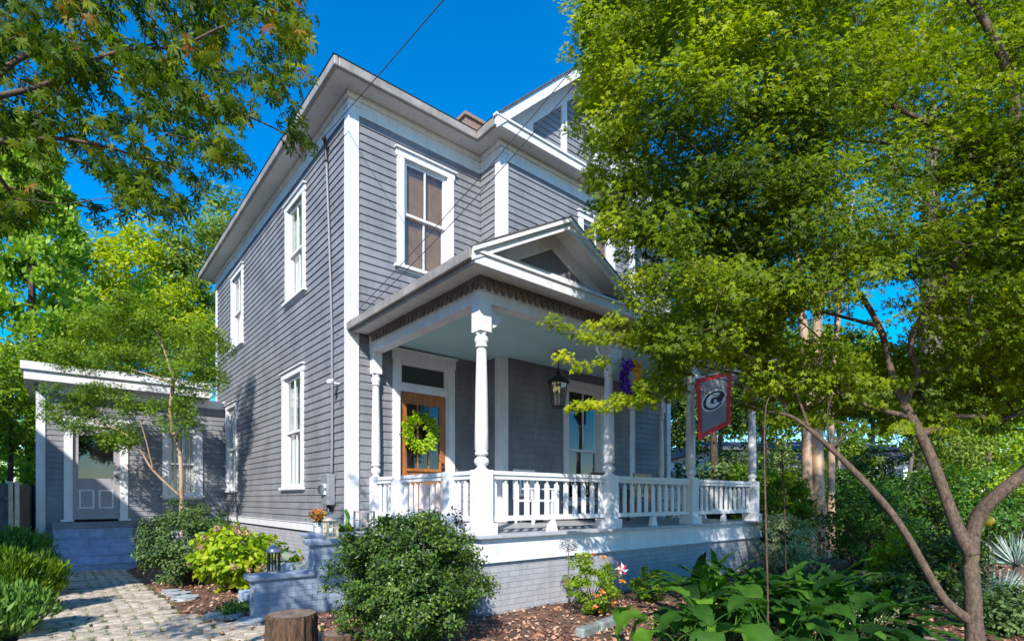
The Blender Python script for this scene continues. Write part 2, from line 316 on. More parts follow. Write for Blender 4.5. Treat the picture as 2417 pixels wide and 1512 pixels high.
def leaves(name, tpl, pos, size, mat_, parent=None, nrm=None, axis=None, tint=None, jitter=.7, rs=None):
    rs = rs or NR; V, Fs = tpl; n = len(pos); pos = np.asarray(pos, float)
    up = np.tile(np.array([[-.35,-.35,.8]]), (n,1)) if nrm is None else np.asarray(nrm, float)
    N = unit(unit(up)+rs.normal(0, jitter, (n,3))*.8)
    A = rs.normal(0, 1, (n,3)) if axis is None else np.asarray(axis, float)+rs.normal(0, .25, (n,3))
    Y = unit(A-(A*N).sum(1, keepdims=True)*N); X = np.cross(Y, N)
    if axis is not None:                           # keep the axis, let the normal give way
        Y = unit(A); X = unit(np.cross(Y, N)); N = np.cross(X, Y)
    S = np.asarray(size, float)*rs.uniform(.7, 1.25, n) if np.ndim(size) == 0 else np.asarray(size)
    k = len(V)
    P = pos[:,None,:]+S[:,None,None]*(V[None,:,0,None]*X[:,None,:]+V[None,:,1,None]*Y[:,None,:]+V[None,:,2,None]*N[:,None,:])
    P = P.reshape(-1, 3)
    me = bpy.data.meshes.new(name); me.vertices.add(n*k); me.vertices.foreach_set('co', P.ravel())
    lens = [len(f) for f in Fs]; flat = np.concatenate([np.array(f) for f in Fs]); nl = len(flat)
    idx = (flat[None,:]+(np.arange(n)*k)[:,None]).ravel()
    me.loops.add(n*nl); me.loops.foreach_set('vertex_index', idx.astype(np.int32))
    st = np.concatenate([[0], np.cumsum(lens)[:-1]]); me.polygons.add(n*len(Fs))
    me.polygons.foreach_set('loop_start', (st[None,:]+(np.arange(n)*nl)[:,None]).ravel().astype(np.int32))
    T = rs.uniform(0, 1, n) if tint is None else np.clip(np.asarray(tint), 0, 1)
    me.update(calc_edges=True)
    at_ = me.attributes.new('tint', 'FLOAT', 'POINT'); at_.data.foreach_set('value', np.repeat(T, k).astype(np.float32))
    me.materials.append(mat_)
    o = bpy.data.objects.new(name, me); COL.objects.link(o)
    if parent: o.parent = parent; o.matrix_parent_inverse = Matrix.Translation(-Vector(wloc(parent)))
    return o
def ball(n, c, r, shell=.55, rs=None, fl=0):
    """n points in an ellipsoid, weighted to its outer shell; also outward normals"""
    rs = rs or NR; d = unit(rs.normal(0, 1, (n,3))); q = rs.uniform(shell**3, 1, n)**(1/3)
    p = d*q[:,None]*np.array(r); return np.array(c)+p, d
def blob_points(c, r, nclump, nper, rclump, rs=None, base=0):
    """clumped foliage: clump centres over a lumpy ellipsoid, leaves in each; returns points, normals, tints"""
    rs = rs or NR; C0, D = ball(nclump, c, r, .45, rs)
    C0 += D*rs.uniform(-.12, .16, (nclump,1))*np.array(r)
    k = rs.uniform(.6, 1.3, nclump); P = []; Nn = []; Tn = []
    for i in range(nclump):
        m = max(3, int(nper*k[i])); q = unit(rs.normal(0, 1, (m,3)))*rs.uniform(.1, 1, (m,1))**.6*rclump*k[i]*np.array([1,1,.7])
        P.append(C0[i]+q); Nn.append(D[i]*.6+np.array([0,0,.5])+q*.2/rclump); Tn.append(np.clip(base+rs.normal(.42, .12)+rs.normal(0, .16, m), 0, 1))
    P = np.concatenate(P); ok = P[:,2] > .02-.25
    return P[ok], np.concatenate(Nn)[ok], np.concatenate(Tn)[ok], C0
def grow(limbs, targets, r_tip=.004, power=.5, maxseg=.28, sag=0):
    """join each target to the nearest limb point that lies inward of it; returns polylines with radii"""
    pts = []; par = []; rads = []
    for ps, rs_ in limbs:
        b = -1
        if pts: b = int(np.argmin([(Vector(ps[0])-Vector(q)).length for q in pts]))
        for i, p in enumerate(ps):
            pts.append(tuple(p)); par.append(b if i == 0 else len(pts)-2); rads.append(rs_[i])
    base = np.array(pts[0]); nlimb = len(pts)
    T = sorted(targets, key=lambda t: np.linalg.norm(np.array(t)-base))
    arr = np.array(pts)
    for t in T:
        t = np.array(t); d = np.linalg.norm(arr-t, axis=1); own = np.linalg.norm(arr-base, axis=1)
        i = int(np.argmin(d+.18*own)); L = d[i]; k = max(1, int(L/maxseg)); prev = i; p0 = arr[i]
        off = NR.normal(0, .06*L, 3); new = []
        for j in range(1, k+1):
            s = j/k; q = p0+(t-p0)*s+off*math.sin(math.pi*s)+np.array([0,0,sag*L*math.sin(math.pi*s)])
            pts.append(tuple(q)); par.append(prev); rads.append(0); prev = len(pts)-1; new.append(q)
        arr = np.vstack([arr]+[np.array(new)])
    cnt = [0]*len(pts)
    for i in range(len(pts)-1, -1, -1):
        if cnt[i] == 0: cnt[i] = 1
        if par[i] >= 0: cnt[par[i]] += cnt[i]
    rr = [rads[i] if rads[i] else r_tip*cnt[i]**power for i in range(len(pts))]
    for i in range(nlimb, len(pts)): rr[i] = min(rr[i], rr[par[i]]*.9)
    return pts, par, rr, nlimb
def branches(name, g, mat_, parent, n=5, only=None):
    pts, par, rr, nl = g; mb = MB()
    for i in range(len(pts)):
        if par[i] < 0 or i < nl: continue
        p, q = Vector(pts[par[i]]), Vector(pts[i])
        mb.tube([p, q], [min(rr[par[i]], rr[i]*1.5), rr[i]], n)
    return mb.build(name, mat_, parent, True) if mb.v else None
def smooth_path(ps, rs_, k=4):
    out = []; ro = []; ps = [Vector(p) for p in ps]; n = len(ps)
    for i in range(n-1):
        p0, p1, p2, p3 = ps[max(i-1,0)], ps[i], ps[i+1], ps[min(i+2,n-1)]
        for j in range(k):
            t = j/k; out.append(.5*((2*p1)+(p2-p0)*t+(2*p0-5*p1+4*p2-p3)*t*t+(3*p1-p0-3*p2+p3)*t**3)); ro.append(rs_[i]+(rs_[i+1]-rs_[i])*t)
    out.append(ps[-1]); ro.append(rs_[-1]); return out, ro
def inpoly(x, y, poly):
    c = False; n = len(poly); j = n-1
    for i in range(n):
        if (poly[i][1] > y) != (poly[j][1] > y) and x < (poly[j][0]-poly[i][0])*(y-poly[i][1])/(poly[j][1]-poly[i][1])+poly[i][0]: c = not c
        j = i
    return c

#@@SETTING
# ------------------------------------------------------------------ ground
def ground():
    xs = sorted(set([-400,-200,-100,-50,-25]+[round(-12+i*.5, 2) for i in range(70)]+[30,50,100,200,400])); ys = sorted(set([-400,-200,-80,-30]+[round(-12+i*.5,2) for i in range(70)]+[30,50,100,200,400]))
    mb = MB(); nx = len(xs)
    for y in ys:
        for x in xs:
            near = abs(x) < 20 and abs(y) < 20
            mb.v.append((x, y, gz(x,y)-.015+(R.uniform(-.012,.012) if near else 0)))
    for j in range(len(ys)-1):
        for i in range(nx-1): a = j*nx+i; mb.f.append((a, a+1, a+nx+1, a+nx))
    m = mat('garden_soil', (.20,.10,.065), .95, col2=(.075,.045,.032), vscale=3, bump=1, bscale=30, detail=12)
    return tag(mb.build('ground', m, None, True), kind='structure')
ground()
def chips():
    P = []
    for _ in range(26000):
        d = 4.2+R.random()**1.6*9; x = R.uniform(150, 2420); p = gat(x, d)
        if -3.95 < p.x < -2.5 and p.y > -3: continue
        if p.y > -3.2 and p.x > .2 and p.x < 8: continue
        if p.y > 0 and p.x > 0: continue
        if -1.95 < p.x < .3 and -1.75 < p.y < -.2: continue
        P.append((p.x, p.y, p.z+R.uniform(-.008, .02)))
    P = np.array(P); n = len(P)
    o = leaves('mulch', T_QUAD, P, NR.uniform(.02,.055,n), LM['mulch'], None, nrm=np.tile([[0,0,1]],(n,1)), jitter=.5)
    tag(o, 'reddish brown bark mulch and fallen leaves covering the garden beds', 'mulch', kind='stuff')
chips()
def path():
    mb = MB(); tuft = []
    poly = [(-3.85,7.0),(-3.95,1.0),(-3.95,-4.2),(-1.2,-4.2),(-1.55,-2.4),(-2.05,-1.75),(-2.3,-1.3),(-2.62,-.6),(-2.62,7.0)]
    L, Wd = .30, .19; r_ = 0; y = -4.1
    while y < 6.95:
        x = -4.0+(L/2 if r_ % 2 else 0)
        while x < -1.1:
            cx, cy = x+R.uniform(-.012,.012), y+R.uniform(-.008,.008)
            if inpoly(cx, cy, poly):
                a, b, c = L/2-.018, Wd/2-.016, .055; z = gz(cx,cy)+.03+R.uniform(-.009,.009); tl = R.uniform(-.05,.05)
                pl = [(-a+c,-b),(a-c,-b),(a,-b+c*.6),(a,b-c*.6),(a-c,b),(-a+c,b),(-a,b-c*.6),(-a,-b+c*.6)]
                pl = [(px+R.uniform(-.022,.022), py+R.uniform(-.018,.018)) for px, py in pl]
                b0 = mb.pts([(cx+px*1.0, cy+py*1.0, z-.05) for px, py in pl]+[(cx+px, cy+py, z-.008+px*tl) for px, py in pl]+[(cx+px*.93, cy+py*.9, z+px*tl) for px, py in pl])
                mb.f.append(tuple(b0+16+i for i in range(8)))
                for q in (0, 8): mb.f += [(b0+q+i, b0+q+(i+1)%8, b0+q+8+(i+1)%8, b0+q+8+i) for i in range(8)]
                if R.random() < .9:
                    for _ in range(R.randint(8, 30)): tuft.append((cx+a+R.gauss(0,.014), cy+b*R.choice((-1,1))+R.gauss(0,.012), z-.02))
            x += L
        y += Wd; r_ += 1
    tag(mb.build('path', M['paver']), kind='structure')
    n = len(tuft); ax = np.tile([[0,0,1.]],(n,1))+NR.normal(0,.5,(n,3))
    o = leaves('path_grass', T_BLADE, tuft, NR.uniform(.025,.06,n)*1.2, LM['grass'], None, axis=ax); tag(o, 'short grass growing in the joints of the paved path', 'grass', kind='stuff')
path()
def slates():
    k = 0
    for px, py, w, h in ((402,1390,.30,.11),(425,1396,.28,.13),(440,1408,.36,.16),(408,1401,.2,.1),(530,1452,.42,.2),(590,1468,.3,.2)):
        d = 1273*1.433/(py-1177); p = gat(px, d); mb = MB(); n = 9
        po = [(p.x+w*.5*math.cos(t*2*math.pi/n+.3)*R.uniform(.8,1.15), p.y+h*1.2*math.sin(t*2*math.pi/n+.3)*R.uniform(.8,1.15)) for t in range(n)]
        mb.ext(po, 'z', p.z-.03, p.z+.028+R.uniform(0,.01)); o = mb.build('stepping_slate', M['stone'], bevel=.006)
        tag(o, ['flat bluish slate farthest up the bed beside the path','flat slate second from the back of the stepping row','widest flat slate in the middle of the bed','small slate tucked at the path side of the row','flat slate in the shade near the brick step wall','flat slate nearest the cut stump'][k], 'slate', 'stepping slates in the mulch bed'); k += 1
slates()
def stone_edging():
    ps = [at(1365,1500,5.6), at(1410,1478,5.9), at(1450,1462,6.2), at(1475,1455,6.5)]
    for i, (a, b) in enumerate(zip(ps, ps[1:])):
        a = Vector((a.x,a.y,.0)); b = Vector((b.x,b.y,.0)); d = (b-a); mb = MB()
        mb.bar(a+d*.02+Vector((0,0,.035)), b-d*.02+Vector((0,0,.035)), .11, .11); o = mb.build('edging_stone', M['edge'], bevel=.02)
        tag(o, ['edging stone nearest the big leaved plants, front of the curve','middle edging stone of the grey curved border','edging stone closest to the rose bush'][i], 'edging stone', 'grey edging stones bordering the bed')
    ps = [at(1950+i*75, 1432+i*10, 5.8-.1*i) for i in range(6)]
    mb = MB(); q, r_ = smooth_path([Vector((p.x,p.y,.02)) for p in ps], [.02]*6, 3); mb.tube(q, r_, 6, .15)
    tag(mb.build('fallen_branch', M['greybark'], None, True), 'pale dead branch lying on the mulch behind the broad leaves', 'branch')
stone_edging()

#@@HOUSE
# ------------------------------------------------------------------ house
H = empty('wooden_house', (0,0,0), 'two-storey grey clapboard house with white trim and a covered front porch', 'house')
PITCH = .133
def siding(mb, u0, u1, z0, z1, holes=(), clip=None, joints=True):
    z = z0
    while z < z1-.01:
        zt = min(z+PITCH, z1); zm = z+PITCH*.5; a, b = (u0, u1) if not clip else clip(zm)
        if b-a > .02:
            segs = [(a, b)]
            for (h0, h1, g0, g1) in holes:
                if g0-.02 < zm < g1+.02:
                    ns = []
                    for s in segs:
                        if h1 <= s[0] or h0 >= s[1]: ns.append(s)
                        else:
                            if h0 > s[0]: ns.append((s[0], h0))
                            if h1 < s[1]: ns.append((h1, s[1]))
                    segs = ns
            for s0, s1 in segs:
                cuts = [s0]
                if joints:
                    t = s0+R.uniform(1.2, 4)
                    while t < s1-.4: cuts.append(t); t += R.uniform(2, 4.5)
                cuts.append(s1)
                for c0, c1 in zip(cuts, cuts[1:]):
                    j = R.uniform(-.0015, .0015); o = .028+j; c1 -= .003 if c1 != s1 else 0
                    mb.quad((c0,o,z),(c1,o,z),(c1,.010,zt+.004),(c0,.010,zt+.004)); mb.quad((c0,0,z),(c1,0,z),(c1,o,z),(c0,o,z))
                    mb.quad((c0,0,z),(c0,o,z),(c0,.01,zt)); mb.quad((c1,0,z),(c1,.01,zt),(c1,o,z))
        z += PITCH
def window(parent, mp, u0, u1, z0, z1, inner='blind', cas=.135, name='window', label=None, apron=True, depth=.30, mid=.5):
    """casing outline u0..u1, z0..z1"""
    mb = MB(mp); hd = .145
    mb.box(u0, .0, z0+.05, u0+cas, .05, z1-hd); mb.box(u1-cas, .0, z0+.05, u1, .05, z1-hd)
    mb.box(u0-.02, .0, z1-hd, u1+.02, .055, z1-.025); mb.box(u0-.05, .0, z1-.025, u1+.05, .09, z1)
    w = mb.build(name, M['white'], parent)
    if label: w['label'] = label
    s = MB(mp); s.box(u0-.05, -.05, z0, u1+.05, .095, z0+.05); s.box(u0+.01, .002, z0-.05, u1-.01, .04, z0) if apron else None
    s.build('sill', M['white'], w)
    a, b, c, d = u0+cas, u1-cas, z0+.05, z1-hd; md = c+(d-c)*mid
    f = MB(mp)                                     # jambs and the two sashes
    f.box(a, -.14, c, a+.025, .0, d); f.box(b-.025, -.14, c, b, .0, d); f.box(a+.025, -.14, d-.025, b-.025, .0, d)
    for lo, hi, o0, o1 in ((md-.02, d-.025, -.045, -.010), (c, md+.02, -.085, -.050)):
        f.box(a+.025, o0, lo, a+.07, o1, hi); f.box(b-.07, o0, lo, b-.025, o1, hi)
        f.box(a+.07, o0, hi-.045, b-.07, o1, hi); f.box(a+.07, o0, lo, b-.07, o1, lo+(.045 if lo > c else .075))
        m_ = (a+b)/2; f.box(m_-.014, o0+.004, lo+.045, m_+.014, o1-.004, hi-.045)
    f.build('frame', M['white'], w)
    g = MB(mp); g.quad((a+.07,-.028,md+.02),(b-.07,-.028,md+.02),(b-.07,-.028,d-.07),(a+.07,-.028,d-.07))
    g.quad((a+.07,-.068,c+.07),(b-.07,-.068,c+.07),(b-.07,-.068,md-.02),(a+.07,-.068,md-.02)); g.build('glass', M['glass'], w)
    l = MB(mp); D_ = -depth                        # near-black box behind, the unlit room's shade painted on
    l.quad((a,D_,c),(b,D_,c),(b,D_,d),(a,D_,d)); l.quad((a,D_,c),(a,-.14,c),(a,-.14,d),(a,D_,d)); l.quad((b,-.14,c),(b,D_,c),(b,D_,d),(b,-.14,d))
    l.quad((a,D_,d),(b,D_,d),(b,-.14,d),(a,-.14,d)); l.quad((a,D_,c),(b,D_,c),(b,-.05,c),(a,-.05,c)); l.build('unlit_room', M['dark'], w)
    q = MB(mp)
    if inner == 'blind':
        z = c+.03
        while z < d-.04: q.quad((a+.03,-.125,z),(b-.03,-.125,z),(b-.03,-.108,z+.034),(a+.03,-.108,z+.034)); z += .036
        q.build('blind', M['blind'], w)
    elif inner == 'curtain':
        for s0, s1 in ((a+.03, a+.03+(b-a)*.40), (b-.03-(b-a)*.40, b-.03)):
            n = 14
            for i in range(n):
                x0 = s0+(s1-s0)*i/n; x1 = s0+(s1-s0)*(i+1)/n
                o0 = -.12-.018*math.cos(i*1.9); o1 = -.12-.018*math.cos((i+1)*1.9); q.quad((x0,o0,c),(x1,o1,c),(x1,o1,d-.03),(x0,o0,d-.03))
        q.build('curtain', M['curtain'], w, True)
    return w
F0 = facing_front(0); FB = facing_front(-.65); S0 = facing_left(0)
BX0, BX1 = 2.672, 6.62; HX = 9.05; HY = 9.75
# windows (casing outlines)
fw = (.841, 2.016, 5.47, 7.56)
win_side = [(2.02,3.20,5.45,7.53),(6.62,7.86,5.45,7.53),(2.12,3.42,1.62,4.08),(7.25,8.45,1.62,4.08)]
win_bay_lo = (4.30,5.58,1.35,3.90); win_bay_up = (4.75,5.93,5.47,7.54)
def hole(w, cas=.13): return (w[0]+cas*.6, w[1]-cas*.6, w[2]+.03, w[3]-.12)
mb = MB(F0); siding(mb, .13, BX0, 1.0, 8.1, [hole(fw), (.80,2.0,.9,3.98)]); mb.cut(); siding(mb, BX1, HX-.13, 1.0, 8.1)
mb.build_each('wall', M['siding'], H)
mb = MB(S0); siding(mb, .13, HY-.13, .98, 8.1, [hole(w) for w in win_side]); mb.build('wall', M['siding'], H)
mb = MB(FB); siding(mb, BX0+.13, BX1-.13, 1.0, 8.1, [hole(win_bay_lo), hole(win_bay_up)]); mb.build('wall', M['siding'], H)
mb = MB(facing_left(BX0)); siding(mb, -.65+.13, 0-.03, 1.0, 8.1, joints=False)
mb.cut(); mb.mp = lambda u, o, z: (BX1+o, u, z); siding(mb, -.65+.13, 0-.03, 1.0, 8.1, joints=False); mb.build_each('wall', M['siding'], H)
mb = MB(); mb.quad((HX,0,0),(HX,HY,0),(HX,HY,8.2),(HX,0,8.2)); mb.cut(); mb.quad((0,HY,-.3),(HX,HY,-.3),(HX,HY,8.2),(0,HY,8.2)); mb.build_each('wall', M['siding'], H)
mb = MB()                                          # corner boards
def cboard(x, y, sx, sy, z0=.98, z1=7.92, w=.15):
    mb.box(x-.036*sx if sx > 0 else x, y-.036, z0, x+w if sx > 0 else x+.036, y, z1) if False else None
for (x, y, dx, z0) in ((0,0,1,.98),(BX0,-.65,1,1.0),(BX1,-.65,-1,1.0),(HX,0,-1,.98)):
    if dx > 0: mb.box(x-.04, y-.04, z0, x+.14, y-.002, 7.9); mb.box(x-.04, y-.002, z0, x-.002, y+.14, 7.9); mb.box(x-.055,y-.055,7.9,x+.155,y-.002,7.95); mb.box(x-.055,y-.002,7.9,x-.002,y+.155,7.95)
    else: mb.box(x-.14, y-.04, z0, x+.04, y-.002, 7.9); mb.box(x+.002, y-.002, z0, x+.04, y+.14, 7.9)
    if dx > 0: mb.box(x-.048, y-.048, z0+.0, x-.02, y-.02, 7.9)
    mb.cut()
mb.box(-.04, HY-.14, .8, -.002, HY+.03, 7.9)
mb.build_each('corner_board', M['white'], H)
# frieze
mb = MB()
for z0, z1, o in ((7.78,8.0,.036),(8.0,8.095,.07)):
    mb.box(-o, -o, z0, BX0-o, -.0, z1); mb.box(-o, 0, z0, -.0, HY+o, z1)
    mb.box(BX0-o, -.65-o, z0, BX1+o, -.65, z1); mb.box(BX0-o, -.65, z0, BX0, -o-.001, z1); mb.box(BX1, -.65, z0, BX1+o, -o-.001, z1); mb.box(BX1+o+.001, -o, z0, HX+o, 0, z1)
mb.build('frieze', M['white'], H)
# soffits, gutters
ov = .37; EZ = 8.1
mb = MB()
def plate(x0,y0,x1,y1,z=EZ,t=.02): mb.box(x0,y0,z,x1,y1,z+t)
plate(-ov,-ov,0,HY+ov); plate(.001,-ov,BX0-.33,.3); plate(BX0-.33,-.98,BX1+.33,.3,EZ+.003); plate(BX1+.331,-ov,HX+ov,.3); plate(HX,.3,HX+ov,HY+ov)
mb.build('soffit', M['soffit'], H)
mb = MB(); g = .075
def gut(p, q): mb.box(min(p[0],q[0]),min(p[1],q[1]),EZ-.012,max(p[0],q[0]),max(p[1],q[1]),EZ+.155)
gut((-ov-g,-ov-g),(-ov,HY+ov)); gut((-ov,-ov-g),(BX0-.33-g,-ov)); gut((BX0-.33-g,-.98),(BX0-.33,-ov)); mb.cut(); gut((BX1+.33,-ov-g),(HX+ov,-ov))
mb.build_each('gutter', M['gutter'], H, bevel=.02)
mb = MB(); mb.box(BX0-.33-g,-.98-.05,EZ-.02,BX1+.33+.05,-.98,EZ+.12); mb.box(BX0-.36-g,-.98-.08,EZ+.12,BX1+.33+.08,-.98+.02,EZ+.16); mb.build('fascia', M['white'], H)
# main hip roof
mb = MB(); z = EZ+.14; e = ov+.09; sl_ = .78; cy_ = HY/2; rz = z+(cy_+e)*sl_
a, b, c, d = (-e,-e,z),(HX+e,-e,z),(HX+e,HY+e,z),(-e,HY+e,z); r1, r2 = (cy_-.2,cy_,rz),(HX-cy_+.4,cy_,rz)
mb.quad(a,b,r2,r1); mb.quad(c,d,r1,r2); mb.quad(d,a,r1); mb.quad(b,c,r2); mb.quad(d,c,b,a); mb.build('roof', M['shingle'], H)
# bay gable
gx = (BX0+BX1)/2; RS = .92; y1_ = -1.048
def rk(x): return EZ+.14+RS*(min(x-(BX0-.40), (BX1+.40)-x))
xl, xr = BX0-.40, BX1+.40
mb = MB(); ay, by = y1_-.03, 3.4
for s0 in (0, 1):
    A, B_ = ((xl, rk(xl)), (gx, rk(gx))) if s0 == 0 else ((gx, rk(gx)), (xr, rk(xr)))
    mb.quad((A[0],ay,A[1]+.03),(B_[0],ay,B_[1]+.03),(B_[0],by,B_[1]+.03),(A[0],by,A[1]+.03)); mb.quad((A[0],ay,A[1]),(A[0],ay,A[1]+.03),(B_[0],ay,B_[1]+.03),(B_[0],ay,B_[1]))
mb.quad((xl,-.98,EZ+.16),(xr,-.98,EZ+.16),(xr-.3,-.64,EZ+.38),(xl+.3,-.64,EZ+.38)); mb.build('gable_roof', M['shingle'], H)
mb = MB(); n_ = math.hypot(1, RS)
for s in (-1, 1):
    e0, e1 = (xl if s < 0 else xr), gx
    def P(x, dz): return (x, rk(x)+dz)
    mb.ext([P(e0,-.002),P(e1,-.002),P(e1,-.17*n_),P(e0,-.17*n_)], 'y', y1_, y1_+.035)          # rake fascia
    mb.ext([P(e0,-.10),P(e1,-.10),P(e1,-.14),P(e0,-.14)], 'y', y1_+.036, -.62)                    # rake soffit
    e2 = e0-s*.30; mb.ext([P(e2,-.14),P(e1,-.14),P(e1,-.40*n_),P(e2,-.40*n_)], 'y', -.70, -.652)    # rake frieze
for x in (3.28, 4.225, 5.21): mb.box(x, -.696, EZ+.33, x+.16, -.652, rk(x+.08)-.42)
mb.build('gable_trim', M['white'], H)
def clip(zm):
    t = (zm-EZ-.14+.25)/RS; return (xl+t, xr-t)
mb = MB(FB); siding(mb, 0, 1, EZ+.2, rk(gx)-.1, clip=clip, joints=False); mb.build('gable_wall', M['siding'], H)
mb = MB(); mb.box(4.25,2.75,10,4.85,3.35,11.27); mb.box(4.20,2.70,11.17,4.90,3.40,11.26); mb.build('chimney', M['chim'], H)
# water table and foundation
mb = MB(); mb.box(-.05,.14,.83,-.003,HY,.975); mb.box(-.065,.14,.975,-.003,HY,.985); mb.build('water_table', M['white'], H)
mb = MB(); mb.box(-.0,.0,-.4,.12,HY,.83); mb.box(.12,.0,-.4,.35,.12,.98); mb.build('foundation', M['brick'], H)
# windows
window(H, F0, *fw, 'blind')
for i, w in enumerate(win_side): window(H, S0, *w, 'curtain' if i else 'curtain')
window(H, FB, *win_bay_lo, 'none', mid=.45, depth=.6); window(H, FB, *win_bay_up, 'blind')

# ------------------------------------------------------------------ front door with transom
fp = F0; mb = MB(fp)
mb.box(.76,0,1.0,.895,.055,3.86); mb.box(1.90,0,1.0,2.035,.055,3.86); mb.box(.74,0,3.86,2.055,.06,4.02); mb.box(.72,0,4.02,2.075,.10,4.055)
mb.box(.895,-.10,3.33,1.90,.035,3.44); mb.box(.895,-.10,1.0,.925,0,3.33); mb.box(1.87,-.10,1.0,1.90,0,3.33)
for q in ((.895,3.44,.95,3.86),(1.845,3.44,1.90,3.86),(.95,3.80,1.845,3.86),(.95,3.44,1.845,3.49)): mb.box(q[0],-.06,q[1],q[2],-.0,q[3])
df = mb.build('door_frame', M['white'], H)
mb = MB(fp); mb.quad((.95,-.04,3.49),(1.845,-.04,3.49),(1.845,-.04,3.80),(.95,-.04,3.80)); mb.build('transom_glass', M['dglass'], df)
mb = MB(fp); mb.box(.9,-.5,1.0,1.9,-.11,3.9); mb.build('unlit_hall', M['dark'], df)  # near-black box, the hall's darkness put in as colour
D0, D1, DZ0, DZ1 = .927, 1.868, 1.02, 3.327
mb = MB(fp)
mb.box(D0,-.06,DZ0,D0+.13,-.015,DZ1); mb.box(D1-.13,-.06,DZ0,D1,-.015,DZ1); mb.box(D0+.13,-.06,DZ1-.20,D1-.13,-.015,DZ1)
mb.box(D0+.13,-.06,DZ0,D1-.13,-.015,DZ0+.22); mb.box(D0+.13,-.06,1.78,D1-.13,-.015,1.98)
mb.box(D0+.13,-.05,1.24,D1-.13,-.035,1.78); mb.box((D0+D1)/2-.05,-.05,1.24,(D0+D1)/2+.05,-.015,1.78)
mb.box(D0+.11,-.03,1.93,D1-.11,.02,1.975)
gw = (D1-D0-.26)/3
for k in (1, 2): mb.box(D0+.13+gw*k-.012,-.05,1.98,D0+.13+gw*k+.012,-.018,DZ1-.2)
for k in (1, 2): z = 1.98+(DZ1-.2-1.98)/3*k; mb.box(D0+.13,-.048,z-.012,D1-.13,-.02,z+.012)
dr = mb.build('door', M['door'], H, bevel=.004)
mb = MB(fp); mb.quad((D0+.13,-.038,1.98),(D1-.13,-.038,1.98),(D1-.13,-.038,DZ1-.2),(D0+.13,-.038,DZ1-.2)); mb.build('glass', M['dglass'], dr)
mb = MB(); mb.lathe([(.028,0),(.03,.02),(.02,.03)],0,0,12); mb.v = [(D1-.065+x, .0-.0+z*-1-.0, 2.02+y) for x, y, z in mb.v]; mb.box(D1-.085,-.012,1.93,D1-.045,.014,2.1); mb.build('handle', M['bronze'], dr)

# ------------------------------------------------------------------ porch
PX0, PX1, PY = .42, 7.53, -3.05
mb = MB(); mb.box(.24,-3.27,.945,7.72,-.655,.985); mb.box(.24,-.654,.945,2.668,-.003,.985); mb.box(6.625,-.654,.945,7.72,-.003,.985)
mb.build('porch_floor', M['floor'], H, bevel=.004)
mb = MB(); mb.box(.31,-3.20,.66,7.65,-3.16,.944); mb.box(.31,-3.16,.66,.35,-.003,.944); mb.box(7.61,-3.16,.66,7.65,-.003,.944); mb.box(.29,-3.225,.64,7.67,-3.161,.665); mb.build('skirt_board', M['white'], H)
mb = MB(); mb.box(.33,-3.18,-.2,7.63,-3.06,.64); mb.box(.33,-3.06,-.2,.45,-.003,.64); mb.box(7.51,-3.06,-.2,7.63,-.003,.64); mb.build('porch_foundation', M['brick'], H)
def post(x, y, base=True, half=False, bracket=(1,)):
    mb = MB(); s = .105 if base else .085
    if base: mb.box(x-s-.04,y-s-.04,.986,x+s+.04,y+s+.04,1.13)
    mb.box(x-s,y-s,.986,x+s,y+s,1.80)
    prof = [(.10,1.80),(.06,1.83),(.055,1.845),(.085,1.87),(.098,1.905),(.085,1.94),(.055,1.965),(.062,1.98),(.085,1.985),(.085,2.02),(.072,2.035),(.088,2.06),(.086,2.3),(.078,2.8),(.064,3.30),(.060,3.335),(.078,3.34),(.078,3.365),(.06,3.37),(.086,3.40),(.09,3.43),(.08,3.47),(.06,3.49),(.072,3.50),(.085,3.53)]
    sc = 1 if base else .85; mb.lathe([(r*sc, z) for r, z in prof], x, y, 24)
    mb.box(x-.09*sc,y-.09*sc,3.53,x+.09*sc,y+.09*sc,3.885)
    o = mb.build('porch_post', M['white'], H)
    me = o.data
    for p in me.polygons: p.use_smooth = len(p.vertices) == 4 and abs(p.normal.z) < .9 and 1.81 < p.center.z < 3.53
    for d in bracket:                              # sawn bracket with a pierced wheel
        b = MB(); pl = [(0,0),(.03,.02),(.05,.10),(.10,.13),(.16,.20),(.15,.26),(.09,.25),(.08,.29),(.02,.34),(0,.34)]
        b.ext([(x+d*(.09+px*1.25), 3.50+pz*1.1) for px, pz in pl], 'y', y-.03, y+.03); b.build('bracket', M['white'], o)
    return o
post(PX0, PY, bracket=(1,)); post(PX0, -.085, base=False, bracket=()); post(2.888, PY, bracket=(1,-1)); post(5.187, PY, bracket=(1,-1)); post(PX1, PY, bracket=(-1,)); post(PX1, -.80, base=False, bracket=())
def rail(p, q, axis, mid=True, n=None, posts=()):
    """railing between coordinates p..q along an axis; other coordinate fixed"""
    a, b, k = p, q, axis[1]
    mp = (lambda u, o, z: (u, k+o, z)) if axis[0] == 'x' else (lambda u, o, z: (k+o, u, z))
    mb = MB(mp); mb.box(a,-.05,1.745,b,.05,1.795); mb.box(a,-.032,1.69,b,.032,1.744); mb.box(a,-.035,1.15,b,.035,1.215)
    if mid:
        c = (a+b)/2; mb.ext([(c-.09,.987),(c+.09,.987),(c+.035,1.15),(c-.035,1.15)], 'y', -.03, .03)
    o = mb.build('railing', M['white'], H)
    n = n or max(2, round((b-a)/.182)); st = (b-a)/n
    for i in range(n):
        c = a+st*(i+.5); w = .036
        m2 = MB(mp); m2.ext([(c-w,1.216),(c+w,1.216),(c+w,1.62),(c,1.66),(c-w,1.64)], 'y', -.014, .014); m2.box(c-.012,-.012,1.60,c+.012,.012,1.69)
        m2.build('baluster', M['white'], o)
    return o
rail(PX0+.106, 2.888-.106, ('x', PY)); rail(2.888+.106, 5.187-.106, ('x', PY)); rail(5.187+.106, PX1-.106, ('x', PY))
